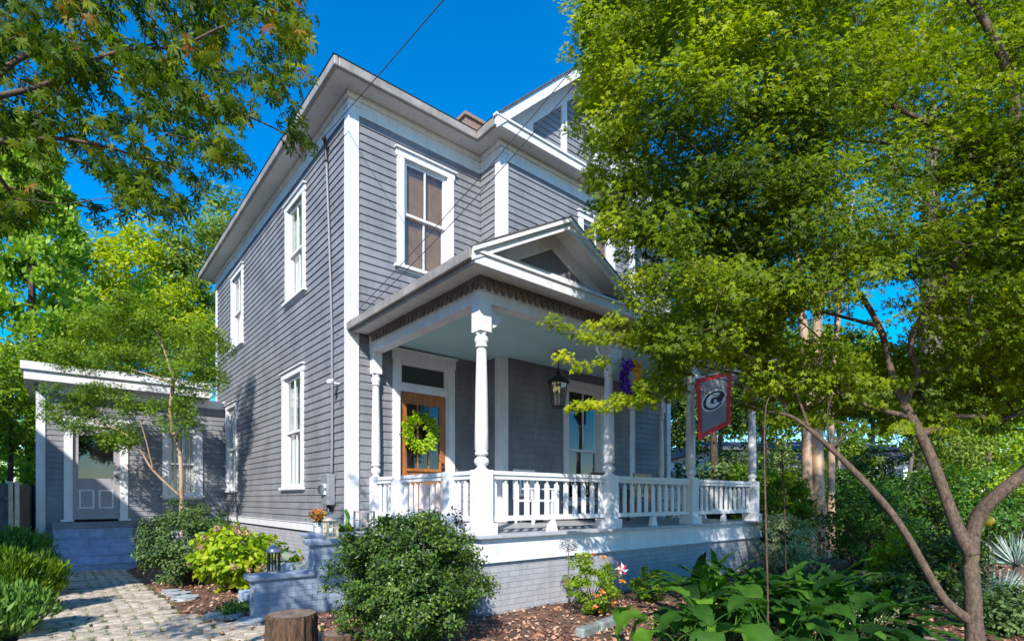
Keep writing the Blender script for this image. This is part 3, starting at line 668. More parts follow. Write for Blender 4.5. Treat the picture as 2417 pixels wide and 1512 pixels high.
rail(-2.26, -1.03, ('y', PX0), False, 8); rail(PY+.106, -2.46, ('y', PX0), False, 3); rail(-.80, -.175, ('y', PX0), False, 4); rail(PY+.106, -.80-.09, ('y', PX1))
mb = MB()
for y in (-2.36, -.915): mb.box(PX0-.10,y-.10,.986,PX0+.10,y+.10,1.735 if y > -1 else 1.80); mb.box(PX0-.12,y-.115,.986,PX0+.12,y+.115,1.10); mb.cut()
mb.build_each('newel_post', M['white'], H, bevel=.004)
# beam, ceiling, dentils
bz0, bz1 = 3.885, 4.20
mb = MB(); mb.box(.33,-3.14,bz0,7.62,-2.96,bz1); mb.box(.33,-2.959,bz0,.51,-.003,bz1); mb.box(7.44,-2.959,bz0,7.62,-.9,bz1); mb.build('beam', M['white'], H)
mb = MB(); mb.box(.511,-2.958,4.09,7.439,-.695,4.11); mb.box(.511,-.694,4.09,2.63,-.042,4.11); mb.box(6.66,-.694,4.09,7.439,-.042,4.11); mb.build('porch_ceiling', M['ceiling'], H)
mb = MB(); mb.box(.31,-3.16,4.02,7.64,-3.141,4.17); mb.box(.31,-3.14,4.02,.329,-.06,4.17); mb.build('trim_backing', M['white'], H)
def scallop(a, b_, st=.115):
    pl = [(a, 4.172)]; u = a
    while u+st <= b_: pl += [(u+.012, 4.10), (u+.012, 4.05), (u+.03, 4.02), (u+st-.045, 4.02), (u+st-.027, 4.05), (u+st-.027, 4.10), (u+st-.0075, 4.125)]; u += st
    return pl+[(b_, 4.172)]
MB().ext(scallop(.27, 7.60), 'y', -3.205, -3.18).build('scalloped_trim', M['drop'], H); MB().ext(scallop(-3.17, -.07), 'x', .272, .292).build('scalloped_trim', M['drop'], H)
# porch soffit, fascia, pediment
mb = MB(); mb.box(.0,-3.5,4.175,7.9,-3.141,4.19); mb.box(.0,-3.14,4.175,.329,-.055,4.19); mb.build('porch_soffit', M['soffit'], H)
mb = MB(); mb.box(-.03,-3.53,4.13,7.93,-3.5,4.25); mb.box(-.05,-3.555,4.25,7.95,-3.49,4.285); mb.build('porch_fascia', M['white'], H)
mb = MB(); mb.box(-.03,-3.499,4.13,-.001,-.055,4.25); mb.box(-.085,-3.499,4.18,-.031,-.055,4.30); mb.build('porch_gutter', M['gutter'], H, bevel=.01)
pk, pl0, pr0 = 1.50, -.06, 3.06; pzb = 4.30; ps_ = (5.14-pzb)/(pk-pl0)
def pr(x): return pzb+ps_*min(x-pl0, pr0-x)
mb = MB(); my = -.655
mb.quad((pl0,-3.58,pr(pl0)+.02),(pk,-3.58,pr(pk)+.02),(pk,-.003,pr(pk)+.02),(pl0,-.06,pr(pl0)+.02)); mb.quad((pk,-3.58,pr(pk)+.02),(pr0,-3.58,pr(pr0)+.02),(pr0,-.66,pr(pr0)+.02),(pk,-.66,pr(pk)+.02))
mb.quad((pl0,-3.58,pr(pl0)),(pk,-3.58,pr(pk)),(pk,-3.58,pr(pk)+.02),(pl0,-3.58,pr(pl0)+.02)); mb.quad((pk,-3.58,pr(pk)),(pr0,-3.58,pr(pr0)),(pr0,-3.58,pr(pr0)+.02),(pk,-3.58,pr(pk)+.02))
mb.quad((pl0,-3.58,pr(pl0)),(pl0,-3.58,pr(pl0)+.02),(pl0,-.06,pr(pl0)+.02),(pl0,-.06,pr(pl0)))
mb.quad((2.2,-3.56,4.30),(7.95,-3.56,4.30),(7.95,-.66,5.25),(2.2,-.66,5.25)); mb.quad((6.6,-.66,5.25),(7.95,-.66,5.25),(7.95,-.01,5.46),(6.6,-.01,5.46)); mb.quad((7.95,-3.56,4.30),(7.95,-.01,4.30),(7.95,-.01,5.46))
mb.quad((.2,-3.5,4.30),(2.85,-3.5,4.30),(2.6,-3.21,4.47),(.45,-3.21,4.47)); mb.build('porch_roof', M['shingle'], H)
mb = MB(); n2 = math.hypot(1, ps_)
for e0 in (pl0, pr0):
    def P(x, dz): return (x, pr(x)+dz)
    mb.ext([P(e0,-.001),P(pk,-.001),P(pk,-.05*n2),P(e0,-.05*n2)], 'y', -3.575, -3.52)
    mb.ext([P(e0,-.05*n2),P(pk,-.05*n2),P(pk,-.13*n2),P(e0,-.13*n2)], 'y', -3.54, -3.505)
    mb.ext([P(e0,-.085),P(pk,-.085),P(pk,-.11),P(e0,-.11)], 'y', -3.504, -3.20)
    s = 1 if e0 < pk else -1; e3 = e0+s*.30
    mb.ext([P(e3,-.112),P(pk,-.112),P(pk,-.26*n2),P(e3+s*.2,-.26*n2)], 'y', -3.25, -3.205)
mb.ext([(.55,4.44),(2.45,4.44),(2.36,4.50),(.66,4.50)], 'y', -3.245, -3.206)
mb.build('pediment_trim', M['white'], H)
mb = MB(); mb.ext([(.3,4.30),(2.75,4.30),(pk,5.05)], 'y', -3.204, -3.18); mb.build('tympanum', M['tymp'], H)

#@@ADDITION
# ------------------------------------------------------------------ side addition
AY = 8.6; A = empty('side_addition', (-2.2,AY,-.2), 'small one-storey grey addition with a flat white roof, left of the house', 'building')
FA = facing_front(AY); AX0, AX1 = -4.05, -.0
mb = MB(FA); siding(mb, AX0+.1, AX1, .72, 4.0, [(-3.45,-2.42,.6,3.2),(-1.40,-.75,1.6,3.3)], joints=False); mb.build('wall', M['siding'], A)
mb = MB(); mb.quad((AX0,AY,-.3),(AX0,AY+3.4,-.3),(AX0,AY+3.4,4.1),(AX0,AY,4.1)); mb.quad((AX0,AY+3.4,-.3),(0,AY+3.4,-.3),(0,AY+3.4,4.1),(AX0,AY+3.4,4.1)); mb.build('wall', M['siding'], A)
mb = MB(); mb.box(AX0+.0,AY-.01,-.4,-.02,AY+.06,.70); mb.build('foundation', M['bluebrick'], A)
mb = MB(); mb.box(AX0-.04,AY-.045,.62,AX0+.13,AY-.001,4.0); mb.box(AX0-.04,AY,.62,AX0-.002,AY+.12,4.0); mb.build('corner_board', M['white'], A)
mb = MB(); mb.box(AX0-.24,AY-.45,4.20,-.45,AY+3.6,4.52); mb.box(AX0-.30,AY-.51,4.42,-.45,AY-.451,4.60); mb.box(AX0-.30,AY-.45,4.42,AX0-.241,AY+3.6,4.60); mb.box(AX0-.0,AY-.03,3.98,-.03,AY-.001,4.199); mb.build('roof', M['white'], A)
mb = MB(); mb.box(AX0-.2,AY-.4,4.521,-.5,AY+3.5,4.55); mb.build('roof_membrane', M['shingle'], A)
mb = MB(FA); mb.box(-3.58,0,.93,-3.41,.05,3.25); mb.box(-2.47,0,.93,-2.30,.05,3.25); mb.box(-3.62,0,3.25,-2.26,.055,3.45); mb.box(-3.64,.0,.88,-3.38,.09,.93); mb.box(-2.50,0,.88,-2.24,.09,.93); mb.build('door_frame', M['white'], A)
mb = MB(FA); dx0, dx1 = -3.41, -2.47
mb.box(dx0,-.05,.93,-3.30,-.005,3.25); mb.box(-2.60,-.05,.93,dx1,-.005,3.25); mb.box(-3.30,-.05,.93,-2.60,-.005,1.95); mb.box(-3.30,-.05,3.02,-2.60,-.005,3.25)
ad = mb.build('door', M['grdoor'], A)
mb = MB(FA)
for u in (-3.29, -2.90):
    for q in ((u,1.20,u+.30,1.235),(u,1.63,u+.30,1.665),(u,1.235,u+.035,1.63),(u+.265,1.235,u+.30,1.63)): mb.box(q[0],-.005,q[1],q[2],.012,q[3])
mb.build('panel_moulding', M['white'], ad)
mb = MB(FA); mb.quad((-3.30,-.03,1.95),(-2.60,-.03,1.95),(-2.60,-.03,3.02),(-3.30,-.03,3.02)); mb.build('glass', M['dglass'], ad)
mb = MB(FA); mb.quad((-3.41,-.25,.9),(-2.47,-.25,.9),(-2.47,-.25,3.3),(-3.41,-.25,3.3)); mb.build('unlit_room', M['dark'], ad)  # near-black sheet painted as the unlit space behind the door
mb = MB(); mb.v = []; mb.lathe([(.02,0),(.03,.02),(.03,.04),(.01,.05)],0,0,10); mb.v = [(-2.53+x, AY-.0-z, 2.0+y) for x, y, z in mb.v]; mb.build('handle', M['bronze'], ad)
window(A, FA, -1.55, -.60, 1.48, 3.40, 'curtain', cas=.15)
mb = MB(); mb.box(-3.80,AY-.32,.72,-2.22,AY-.02,.87); mb.build('threshold', M['siding'], A)
mb = MB(); nS = 5; top = .71; bot = -.24; hh = (top-bot)/nS
for i in range(nS): mb.box(-3.78-.003*i,AY-.30-.27*(i),bot-.05,-2.24+.003*i,AY-.02-.001*i,top-hh*i) if i == 0 else mb.box(-3.78-.003*i,AY-.30-.27*i,bot-.05,-2.24+.003*i,AY-.30-.27*(i-1)-.001,top-hh*i)
for i in range(nS): mb.box(-3.80-.003*i,AY-.325-.27*i,top-hh*i-.035,-2.22+.003*i,AY-.301-.27*i,top-hh*i+.002)
st = mb.build('steps', M['bluestep'], A, bevel=.008)
# ------------------------------------------------------------------ brick front steps
B = empty('brick_steps', (-.8,-1.2,0), 'blue-grey painted brick steps with a stepped cheek wall at the porch side', 'steps')
mb = MB()
for y in (-1.64, -.16):
    s = 1 if y < -1 else -1; y0, y1 = (y, y+.24)
    if y < -1: mb.box(-1.88,y0,-.1,-1.16,y1,.455); mb.box(-1.16,y0,-.1,.25,y1,.84)
    else: mb.cut(); mb.box(-.75,y0-.12,-.1,.25,y1-.12,.84)
mb.build_each('cheek_wall', M['bluebrick'], B)
mb = MB()
for y0, y1 in ((-1.68,-1.36), (-.31,.0)):
    if y0 < -1: mb.box(-1.95,y0,.456,-1.17,y1,.525); mb.cut()
    mb.box(-1.23 if y0 < -1 else -.80,y0-.003,.841,.23,y1+.003,.915); mb.cut()
mb.build_each('coping', M['bluebrick'], B, bevel=.02)
mb = MB()
for i in range(5): mb.box(-1.75+.32*i,-1.39,-.1,-1.75+.32*(i+1)-.001 if i < 4 else .24,-.29,.165*(i+1))
mb.build('steps', M['bluestep'], B, bevel=.012)
#@@PROPS
def onz(x, y, z):                                   # the point seen at (x, y) that lies at height z
    d = (CAM[2]-z)*1273/(y-1177); return at(x, y, d)
def lp(ps): return [at(*p) for p in ps]
def limb_mesh(name, limbs, mat_, parent, n=12, wob=.04):
    for i, (ps, rs_) in enumerate(limbs):
        q, r_ = smooth_path(ps, rs_, 5); MB().tube(q, r_, n, wob).build(name if i else 'trunk', mat_, parent, True)
# ------------------------------------------------------------------ the big maple on the right
def right_maple():
    b = gat(2302, 4.35); T = empty('maple_tree', b, 'large spreading maple with fine green leaves, its trunk forking low at the right edge', 'tree')
    limbs = [
     ([b+Vector((0,0,-.05))]+lp([(2300,1500,4.38),(2296,1400,4.42),(2292,1300,4.5),(2305,1225,4.5),(2345,1175,4.42),(2420,1112,4.35),(2530,1000,4.3),(2600,800,4.3),(2580,500,4.4),(2520,200,4.5)]), [.088,.064,.057,.057,.056,.050,.048,.046,.045,.035,.02]),
     (lp([(2296,1310,4.48),(2262,1250,4.55),(2235,1180,4.62),(2198,1080,4.7),(2160,1000,4.8),(2130,945,4.88),(2098,860,4.95),(2075,770,5.0),(2000,660,5.1),(1860,560,5.2),(1700,470,5.3),(1540,330,5.5)]), [.06,.05,.045,.042,.040,.038,.030,.026,.022,.018,.014,.008]),
     (lp([(2135,950,4.88),(2165,880,4.85),(2152,800,4.8),(2230,660,4.7),(2350,470,4.6),(2395,250,4.5),(2330,60,4.5),(2200,-120,4.6)]), [.032,.027,.025,.035,.045,.045,.03,.015]),
     (lp([(2155,985,4.82),(2100,972,4.9),(2040,955,5.0),(1985,930,5.1),(1930,905,5.2),(1850,893,5.3),(1740,880,5.45),(1600,850,5.6),(1470,790,5.8)]), [.025,.022,.018,.016,.014,.012,.010,.008,.005]),
     (lp([(2290,1465,4.4),(2235,1420,4.42),(2195,1360,4.46),(2140,1262,4.52),(2080,1180,4.6),(1990,1085,4.7),(1910,1012,4.8),(1862,980,4.9),(1800,968,5.0),(1730,940,5.1)]), [.045,.034,.032,.030,.028,.024,.019,.014,.008,.004]),
     (lp([(2350,470,4.6),(2250,330,4.8),(2080,240,5.0),(1850,160,5.2),(1620,90,5.4),(1480,60,5.6)]), [.028,.022,.018,.014,.010,.006]),
     (lp([(2075,770,5.0),(1960,740,5.2),(1800,700,5.5),(1650,640,5.8),(1530,560,6.0)]), [.018,.014,.011,.008,.005]),
     (lp([(2580,500,4.4),(2450,420,5.2),(2250,360,6.0),(2000,330,6.6),(1800,300,6.9)]), [.03,.022,.016,.012,.006]),
     (lp([(2600,800,4.3),(2450,700,5.2),(2300,560,6.0),(2150,480,6.4)]), [.03,.02,.013,.007]),
     (lp([(1985,930,5.1),(1972,870,5.1),(1935,800,5.1),(1890,760,5.2)]), [.012,.010,.008,.005]),
     (lp([(1910,1012,4.8),(1880,930,4.8),(1850,880,4.85),(1840,800,4.9)]), [.012,.010,.008,.005])]
    limb_mesh('limb', limbs, M['bark'], T)
    dark = [(lp([(1862,980,4.9),(1845,940,4.9),(1800,935,4.95),(1740,905,5.0),(1640,880,5.1)]), .005), (lp([(1960,900,5.15),(1900,905,5.1),(1845,925,5.05),(1800,928,5.0)]), .006), (lp([(1845,925,5.0),(1852,960,4.95),(1850,985,4.9)]), .005), (lp([(1960,1050,4.75),(1952,980,4.8),(1965,930,4.85)]), .006)]
    mb = MB()
    for ps, r_ in dark: q, rr = smooth_path(ps, [r_]*len(ps), 4); mb.tube(q, rr, 6, .1)
    mb.build('dead_twig', M['darkbark'], T, True)
    poly = [(1375,-260),(1362,20),(1410,90),(1400,170),(1425,300),(1450,420),(1440,520),(1475,600),(1495,690),(1500,770),(1490,880),(1600,905),(1700,890),(1850,925),(2000,890),(2200,880),(2417,915),(2780,900),(2780,-260)]
    cl = []; rs = np.random.RandomState(3)
    while len(cl) < 2500:
        x, y = rs.uniform(1340, 2780), rs.uniform(-260, 930)
        if not inpoly(x, y, poly): continue
        if y > 640 and 1900 < x < 2280 and rs.rand() < .45: continue
        if y > 700 and rs.rand() < .15: continue
        if 1680 < x < 2300 and 650 < y < 840 and ((x-2050)/100)**2+((y-755)/38)**2 < 1: continue
        if x < 1500 and y > 380 and rs.rand() < .3: continue
        t = rs.rand()**1.25; d = 4.1+2.6*t
        if y > 800 and d < 4.6: d += .8
        if x < 1560 and d < 5: d += 1.0
        if (y > 760 and 1390 < x < 1560) or (y > 850 and 1590 < x < 1780): continue
        c_ = at(x, y, d); t_ = (-3.2-c_.y)/.95; X_, Z_ = c_.x+t_, c_.z-t_
        if 5.3 < X_ < 8.2 and -.2 < Z_ < 2.4 and rs.rand() < .72: continue
        g_ = c_.z; X_, Y_ = c_.x+g_, c_.y+.95*g_
        if 1.2 < X_ < 4.5 and -6.8 < Y_ < -4 and rs.rand() < .35: continue
        cl.append((x, y, d))
    ext = [(rs.uniform(1780,2480), rs.uniform(880,1015), rs.uniform(4.7,6.3)) for _ in range(115)]+[(rs.uniform(1372,1425), rs.uniform(40,330), rs.uniform(5.8,6.6)) for _ in range(20)]+[(rs.uniform(1420,1830), rs.uniform(740,940)+(0 if i_ % 3 else 25), rs.uniform(5.0,6.0)) for i_ in range(85)]+[(rs.uniform(1385,1500)+(30 if False else 0), rs.uniform(60,560), rs.uniform(5.6,6.5)) for _ in range(55)]+[(x_, y_, 6.2+.1*(i_ % 3)) for i_, (x_, y_) in enumerate(((1392,95),(1400,150),(1390,190),(1420,120),(1440,180),(1420,230),(1395,260),(1440,280),(1420,330),(1450,350),(1400,400),(1440,420),(1425,470),(1460,500),(1440,560),(1470,600),(1450,130),(1470,230),(1480,320),(1500,420),(1385,60),(1410,40)))]+[(1300,752,5.7),(1335,770,5.8),(1370,790,5.8),(1410,800,5.8),(1330,838,5.7),(1370,860,5.7),(1420,850,5.8),(1450,830,5.9),(1360,955,5.6),(1400,948,5.6),(1440,955,5.7),(1480,940,5.7),(1520,930,5.8),(1400,765,5.9),(1460,760,5.9),(1340,120,6.2),(1350,300,6.3),(1520,860,5.6),(1560,880,5.7),(1580,820,5.6),(1500,800,5.7),(1545,780,5.8),(1600,870,5.6),(1650,880,5.6),(1620,830,5.7),(1700,860,5.6),(1540,900,5.5),(1660,800,5.7)]
    ext = [e for e in ext if not ((1428 < e[0] < 1522 and 805 < e[1] < 928) or (1600 < e[0] < 1760 and e[1] > 830))]
    cl += ext
    cen = [tuple(at(*c)) for c in cl]
    nvis = len(cen)
    for _ in range(120):                            # unseen crown above and behind the trunk, added to dapple trunk and bed
        q = unit(rs.normal(0,1,(1,3)))[0]*rs.uniform(.2,1)*np.array([2.2,1.5,1.0]); c = np.array([1.6,-9.9,4.6])+q
        if c[0] > -.9: cen.append(tuple(c)); cl.append((2200,100,5))
    g = grow([(smooth_path(a, b_, 3)[0], smooth_path(a, b_, 3)[1]) for a, b_ in limbs], cen, .0028, .45, .3)
    branches('branches', g, M['bark'], T, 5)
    P, Nn, Tn, Ax = [], [], [], []
    bc = np.array(at(2150, 600, 4.8))
    for i, c in enumerate(cen):
        x, y, d = cl[i]; k = rs.uniform(.65, 1.25); sm = nvis-len(ext) <= i < nvis
        m = int(96*k) if not sm else 72; r_ = (.27*k if not sm else .15)
        q = unit(rs.normal(0, 1, (m,3)))*rs.uniform(.15, 1, (m,1))**.55*np.array([r_, r_, r_*.42])
        q[:,2] -= .35*(q[:,0]**2+q[:,1]**2)/r_     # tips of each spray hang down
        P.append(np.array(c)+q); Nn.append(np.array([-.30,-.42,.75])+q*1.2)
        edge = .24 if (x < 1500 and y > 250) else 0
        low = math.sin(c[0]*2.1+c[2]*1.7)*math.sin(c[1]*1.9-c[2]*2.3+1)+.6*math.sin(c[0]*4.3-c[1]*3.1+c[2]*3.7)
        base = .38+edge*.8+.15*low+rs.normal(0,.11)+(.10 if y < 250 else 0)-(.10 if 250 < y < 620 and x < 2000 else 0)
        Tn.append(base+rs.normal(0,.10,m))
        od = (np.array(c)-bc)*np.array([1,1,.3]); od /= max(np.linalg.norm(od), .1); Ax.append(od+q*2.2+np.array([0,0,-.55]))
    P, Nn, Tn, Ax = map(np.concatenate, (P, Nn, Tn, Ax)); Ax = unit(Ax+rs.normal(0,.45,Ax.shape))
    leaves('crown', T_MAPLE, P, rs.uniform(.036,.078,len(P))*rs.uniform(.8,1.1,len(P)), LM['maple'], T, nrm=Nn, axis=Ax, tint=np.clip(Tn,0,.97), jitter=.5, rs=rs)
right_maple()

def left_maple():
    b = Vector((-5.35,-5.15,0)); T = empty('red_tinged_maple', b, 'maple branches with dark red-tinged leaves hanging into the top left corner', 'tree')
    limbs = [
     ([b, b+Vector((.05,-.05,1.0)), b+Vector((.15,-.0,1.9)), at(-220,300,2.3), at(-60,240,2.5), at(90,205,2.7), at(200,150,2.8), at(300,118,2.85), at(420,110,2.9), at(500,75,3.0), at(600,30,3.1)], [.10,.08,.05,.024,.015,.012,.010,.008,.007,.006,.004]),
     ([b+Vector((.15,0,1.9)), at(-250,420,2.4), at(-60,345,2.6), at(60,330,2.7), at(150,328,2.8), at(240,345,2.85), at(330,370,2.95), at(420,400,3.0)], [.03,.020,.013,.011,.010,.008,.006,.003]),
     ([at(-60,240,2.5), at(60,130,2.9), at(180,140,3.1), at(330,190,3.3), at(500,240,3.4), at(620,290,3.5), at(700,330,3.5)], [.02,.014,.011,.009,.007,.005,.003]),
     ([at(-60,345,2.6), at(0,420,2.7), at(40,480,2.8), at(60,540,2.8)], [.014,.01,.007,.003])]
    limb_mesh('limb', limbs, M['bark'], T, 8)
    poly = [(-250,-200),(-250,560),(-40,560),(40,540),(110,420),(200,455),(300,455),(380,495),(440,490),(440,420),(490,380),(560,375),(600,300),(620,240),(690,300),(700,330),(735,350),(705,180),(715,40),(690,-60),(640,-200)]
    cl = []; rs = np.random.RandomState(5)
    while len(cl) < 370:
        x, y = rs.uniform(-250, 730), rs.uniform(-200, 560)
        if not inpoly(x, y, poly): continue
        if x > 180 and y > 190 and rs.rand() < .45: continue
        if x < 200 and 380 < y < 450 and rs.rand() < .7: continue
        cl.append((x, y, 2.5+1.4*rs.rand()))
    cl += [(715,335,3.3),(700,310,3.3),(720,60,3.4),(700,120,3.4),(690,20,3.3),(545,395,3.3),(560,380,3.3),(485,405,3.2),(430,480,3.3),(400,500,3.2),(470,440,3.3),(240,500,3.1),(300,480,3.1)]
    cen = [tuple(at(*c)) for c in cl]
    for _ in range(150):                            # unseen rest of its crown, added over the trunk to shade the steps
        q = unit(rs.normal(0,1,(1,3)))[0]*rs.uniform(.3,1)*np.array([1.0,.8,.8]); cen.append((-5.8+q[0], -5.1+q[1], 4.1+q[2])); cl.append((0,0,0))
    g = grow([smooth_path(a, b_, 3) for a, b_ in limbs], cen, .0016, .45, .25); branches('branches', g, M['bark'], T, 5)
    P, Nn, Tn, Ax = [], [], [], []
    for i, c in enumerate(cen):
        m = int(17*rs.uniform(.6, 1.4)); r_ = .125
        q = unit(rs.normal(0, 1, (m,3)))*rs.uniform(.2, 1, (m,1))*np.array([r_, r_, r_*.7])
        P.append(np.array(c)+q); Nn.append(np.array([.1,-.7,.55])+q*2); ax = q*2.0+np.array([.25,.1,-.9]); Ax.append(ax)
        x, y, d = cl[i]; Tn.append(rs.normal(.36,.13)+(.06 if x > 380 else 0)+rs.normal(0,.15,m)+.02)
    P, Nn, Tn, Ax = map(np.concatenate, (P, Nn, Tn, Ax))
    Ax = unit(Ax+rs.normal(0,.35,Ax.shape))
    leaves('crown', T_MAPLE7, P, rs.uniform(.055,.10,len(P)), LM['lmaple'], T, nrm=Nn, axis=Ax, tint=np.clip(Tn,0,1), rs=rs)
left_maple()

# ------------------------------------------------------------------ background trees and shrubs
def tree(name, label, x, d, blobs, lm, bark, size=.11, tpl=None, r0=.16, ncl=60, nper=60, rcl=.6, seed=1, group=None, lean=0, cat='tree', tint=0, top=None):
    """blobs: (px, py, rx_px, rz_px) crown lumps at distance d"""
    b = gat(x, d); T = empty(name, b, label, cat, group); rs = np.random.RandomState(seed); k = d/1273
    P = []; Nn = []; Tn = []; cen = []; s = sum(bl[2]*bl[3] for bl in blobs)
    for bx, by, rx, rz in blobs:
        c = at(bx, by, d); p, n_, t_, c0 = blob_points(c, (rx*k, rx*k*.9, rz*k), max(4, int(ncl*bx*0+ncl*rx*rz/s)), nper, rcl, rs, tint)
        P.append(p); Nn.append(n_); Tn.append(t_); cen += [tuple(q) for q in c0[::2]]
    P, Nn, Tn = map(np.concatenate, (P, Nn, Tn))
    tb = at(blobs[0][0], blobs[0][1] if top is None else top, d); q, r_ = smooth_path([b-Vector((0,0,.2)), b.lerp(tb,.3)+Vector((lean,0,0)), b.lerp(tb,.65), tb], [r0,r0*.85,r0*.6,r0*.25], 4)
    MB().tube(q, r_, 9, .05).build('trunk', bark, T, True)
    g = grow([(q, r_)], cen, r0*.05, .5, .9); branches('branches', g, bark, T, 4)
    leaves('crown', tpl or T_OVAL, P, rs.uniform(.7,1.3,len(P))*size, lm, T, nrm=Nn, tint=Tn, jitter=.8, rs=rs)
    return T
def conifer(label, x, d, ytop, rpx, lm, seed, n=26000, size=.17, ybot=1150):
    b = gat(x, d); T = empty('conifer_tree', b, label, 'conifer'); rs = np.random.RandomState(seed); k = d/1273
    zt = CAM[2]+(1177-ytop)*k; zb = .6; R0 = rpx*k
    MB().tube([b, (b.x,b.y,zt*.95)], [.25,.03], 8).build('trunk', M['darkbark'], T, True)
    ncl = 460; P = []; Nn = []; Tn = []; Ax = []
    for i in range(ncl):
        t = rs.rand()**.8; z = zb+(zt-zb)*t; r_ = R0*min(1, (1-t)*1.9+.05)**.8*rs.uniform(.72,1.08); a = rs.uniform(0, 6.283)
        c = np.array([b.x+r_*math.cos(a), b.y+r_*math.sin(a), z]); m = n//ncl; rc = .62*(1-.45*t)
        q = unit(rs.normal(0,1,(m,3)))*rs.uniform(.1,1,(m,1))*rc*np.array([1,1,.9]); P.append(c+q)
        o = np.array([math.cos(a), math.sin(a), .25]); Nn.append(o+q*.4+np.array([0,0,.3])); Ax.append(np.tile(o*.9+np.array([0,0,.55]),(m,1))); Tn.append(rs.normal(.45,.14)+rs.normal(0,.13,m))
    P, Nn, Tn, Ax = map(np.concatenate, (P, Nn, Tn, Ax))
    leaves('crown', T_OVAL, P, rs.uniform(.6,1.2,len(P))*size, lm, T, nrm=Nn, axis=Ax+rs.normal(0,.5,Ax.shape), tint=np.clip(Tn,0,1), rs=rs)
conifer('tall pale green conifer at the left edge behind the addition', 75, 19, 290, 130, LM['conifer'], 1, 40000, .2)
conifer('narrow blue-green conifer between the pale conifer and the yellow tree', 172, 23, 560, 42, LM['bluecon'], 2, 9000)
tree('background_tree', 'bright yellow-green tree showing above the addition, right of the conifers', 320, 25, [(300,600,75,85),(350,700,110,110),(270,760,80,100),(400,770,90,90)], LM['yellow'], M['greybark'], .19, ncl=210, nper=75, rcl=.75, seed=4)
tree('background_tree', 'dull olive tree rising beside the rear eave of the house', 500, 27, [(535,530,70,60),(480,640,100,110),(440,600,60,70),(500,800,100,130),(415,720,60,90)], LM['olive'], M['greybark'], .19, ncl=220, nper=70, rcl=.75, seed=5)
tree('background_tree', 'leafy green tree behind the fence at the left edge', 20, 15, [(30,900,95,80),(10,1010,80,70),(90,830,60,50)], LM['fresh'], M['darkbark'], .10, ncl=150, nper=55, rcl=.42, seed=6, r0=.09)
tree('background_tree', 'green tree filling the gap directly behind the flat roof', 230, 21, [(220,870,110,80),(380,860,120,70),(130,920,60,60),(250,970,200,60)], LM['olive'], M['greybark'], .15, ncl=170, nper=55, rcl=.6, seed=7, r0=.1)
def dogwood():
    d = 12.2; b = gat(428, d); T = empty('small_maple', b, 'slender young tree with layered light green leaves in front of the addition', 'tree'); rs = np.random.RandomState(8)
    limbs = [([b, at(428,1150,d), at(424,1070,d), at(402,985,d), at(408,900,d-.05), at(392,840,d-.1), at(370,780,d-.1)], [.05,.045,.042,.042,.04,.02,.01]),
             ([at(408,905,d), at(440,860,d), at(480,820,d+.2)], [.02,.014,.007]), ([at(408,905,d), at(340,880,d-.2), at(260,860,d-.3)], [.022,.014,.007]),
             ([at(425,1170,d), at(362,1110,d-.2), at(330,1060,d-.3), at(290,1020,d-.4), at(200,985,d-.5)], [.03,.025,.02,.016,.006]), ([at(362,1110,d-.2), at(345,1040,d-.4), at(330,990,d-.5)], [.018,.012,.006])]
    limb_mesh('limb', limbs, M['palebark'], T, 8)
    B_ = [(250,775,.9,.28,26),(370,745,1.0,.30,30),(470,800,.8,.25,22),(180,840,.7,.2,16),(300,850,1.0,.18,20),(440,880,.8,.16,14),(500,900,.4,.15,8),(210,930,.9,.13,18),(330,960,.6,.12,9),(170,975,.75,.14,16),(250,1010,.9,.14,18),(300,1045,.5,.12,8),(440,950,.35,.2,8),(430,1000,.35,.14,6)]
    P, Nn, Tn, cen = [], [], [], []
    for bx, by, rx, rz, n in B_:
        c = at(bx, by, d-.2); p, n_, t_, c0 = blob_points(c, (rx*.85, rx*.7, rz*1.5), int(n*1.35), 85, .26, rs, .06 if by < 900 else -.18)
        P.append(p); Nn.append(n_+np.array([-.2,-.3,.4])); Tn.append(t_); cen += [tuple(q) for q in c0]
    P, Nn, Tn = map(np.concatenate, (P, Nn, Tn))
    g = grow([smooth_path(a, b_, 3) for a, b_ in limbs], cen, .003, .45, .3); branches('branches', g, M['bark'], T, 4)
    leaves('crown', T_MAPLE, P, rs.uniform(.05,.085,len(P)), LM['fresh'], T, nrm=Nn, tint=Tn, rs=rs)
dogwood()
def shrub(name, label, cat, x, d, w, h, lm, tpl, size, ncl=60, nper=60, rcl=.13, seed=1, tint=0, axis_up=False, cz=.52, stems=7, base=None, group=None, extra=None):
    b = base or gat(x, d); T = empty(name, b, label, cat, group); rs = np.random.RandomState(seed)
    p, n_, t_, c0 = blob_points((b.x,b.y,b.z+h*cz), (w/2,w/2,h*.5), ncl, nper, rcl, rs, tint)
    ok = p[:,2] > b.z+.01; p, n_, t_ = p[ok], n_[ok], t_[ok]
    mb = MB()
    for i in range(min(len(c0), stems*4)):
        q = Vector(c0[i]); a = Vector((b.x+rs.uniform(-.08,.08)*w, b.y+rs.uniform(-.08,.08)*w, b.z-.03))
        mb.tube([a, a.lerp(q,.5)+Vector((0,0,.08*h)), q], [.010*max(h,.5),.007*max(h,.5),.003], 4)
    mb.build('stems', M['darkbark'], T, True)
    ax = (n_*.7+np.array([0,0,.6])) if axis_up else None
    leaves('leaves', tpl, p, rs.uniform(.7,1.3,len(p))*size, lm, T, nrm=n_, axis=ax, tint=t_, rs=rs)
    if extra: extra(T, c0, rs, b, w, h)
    return T
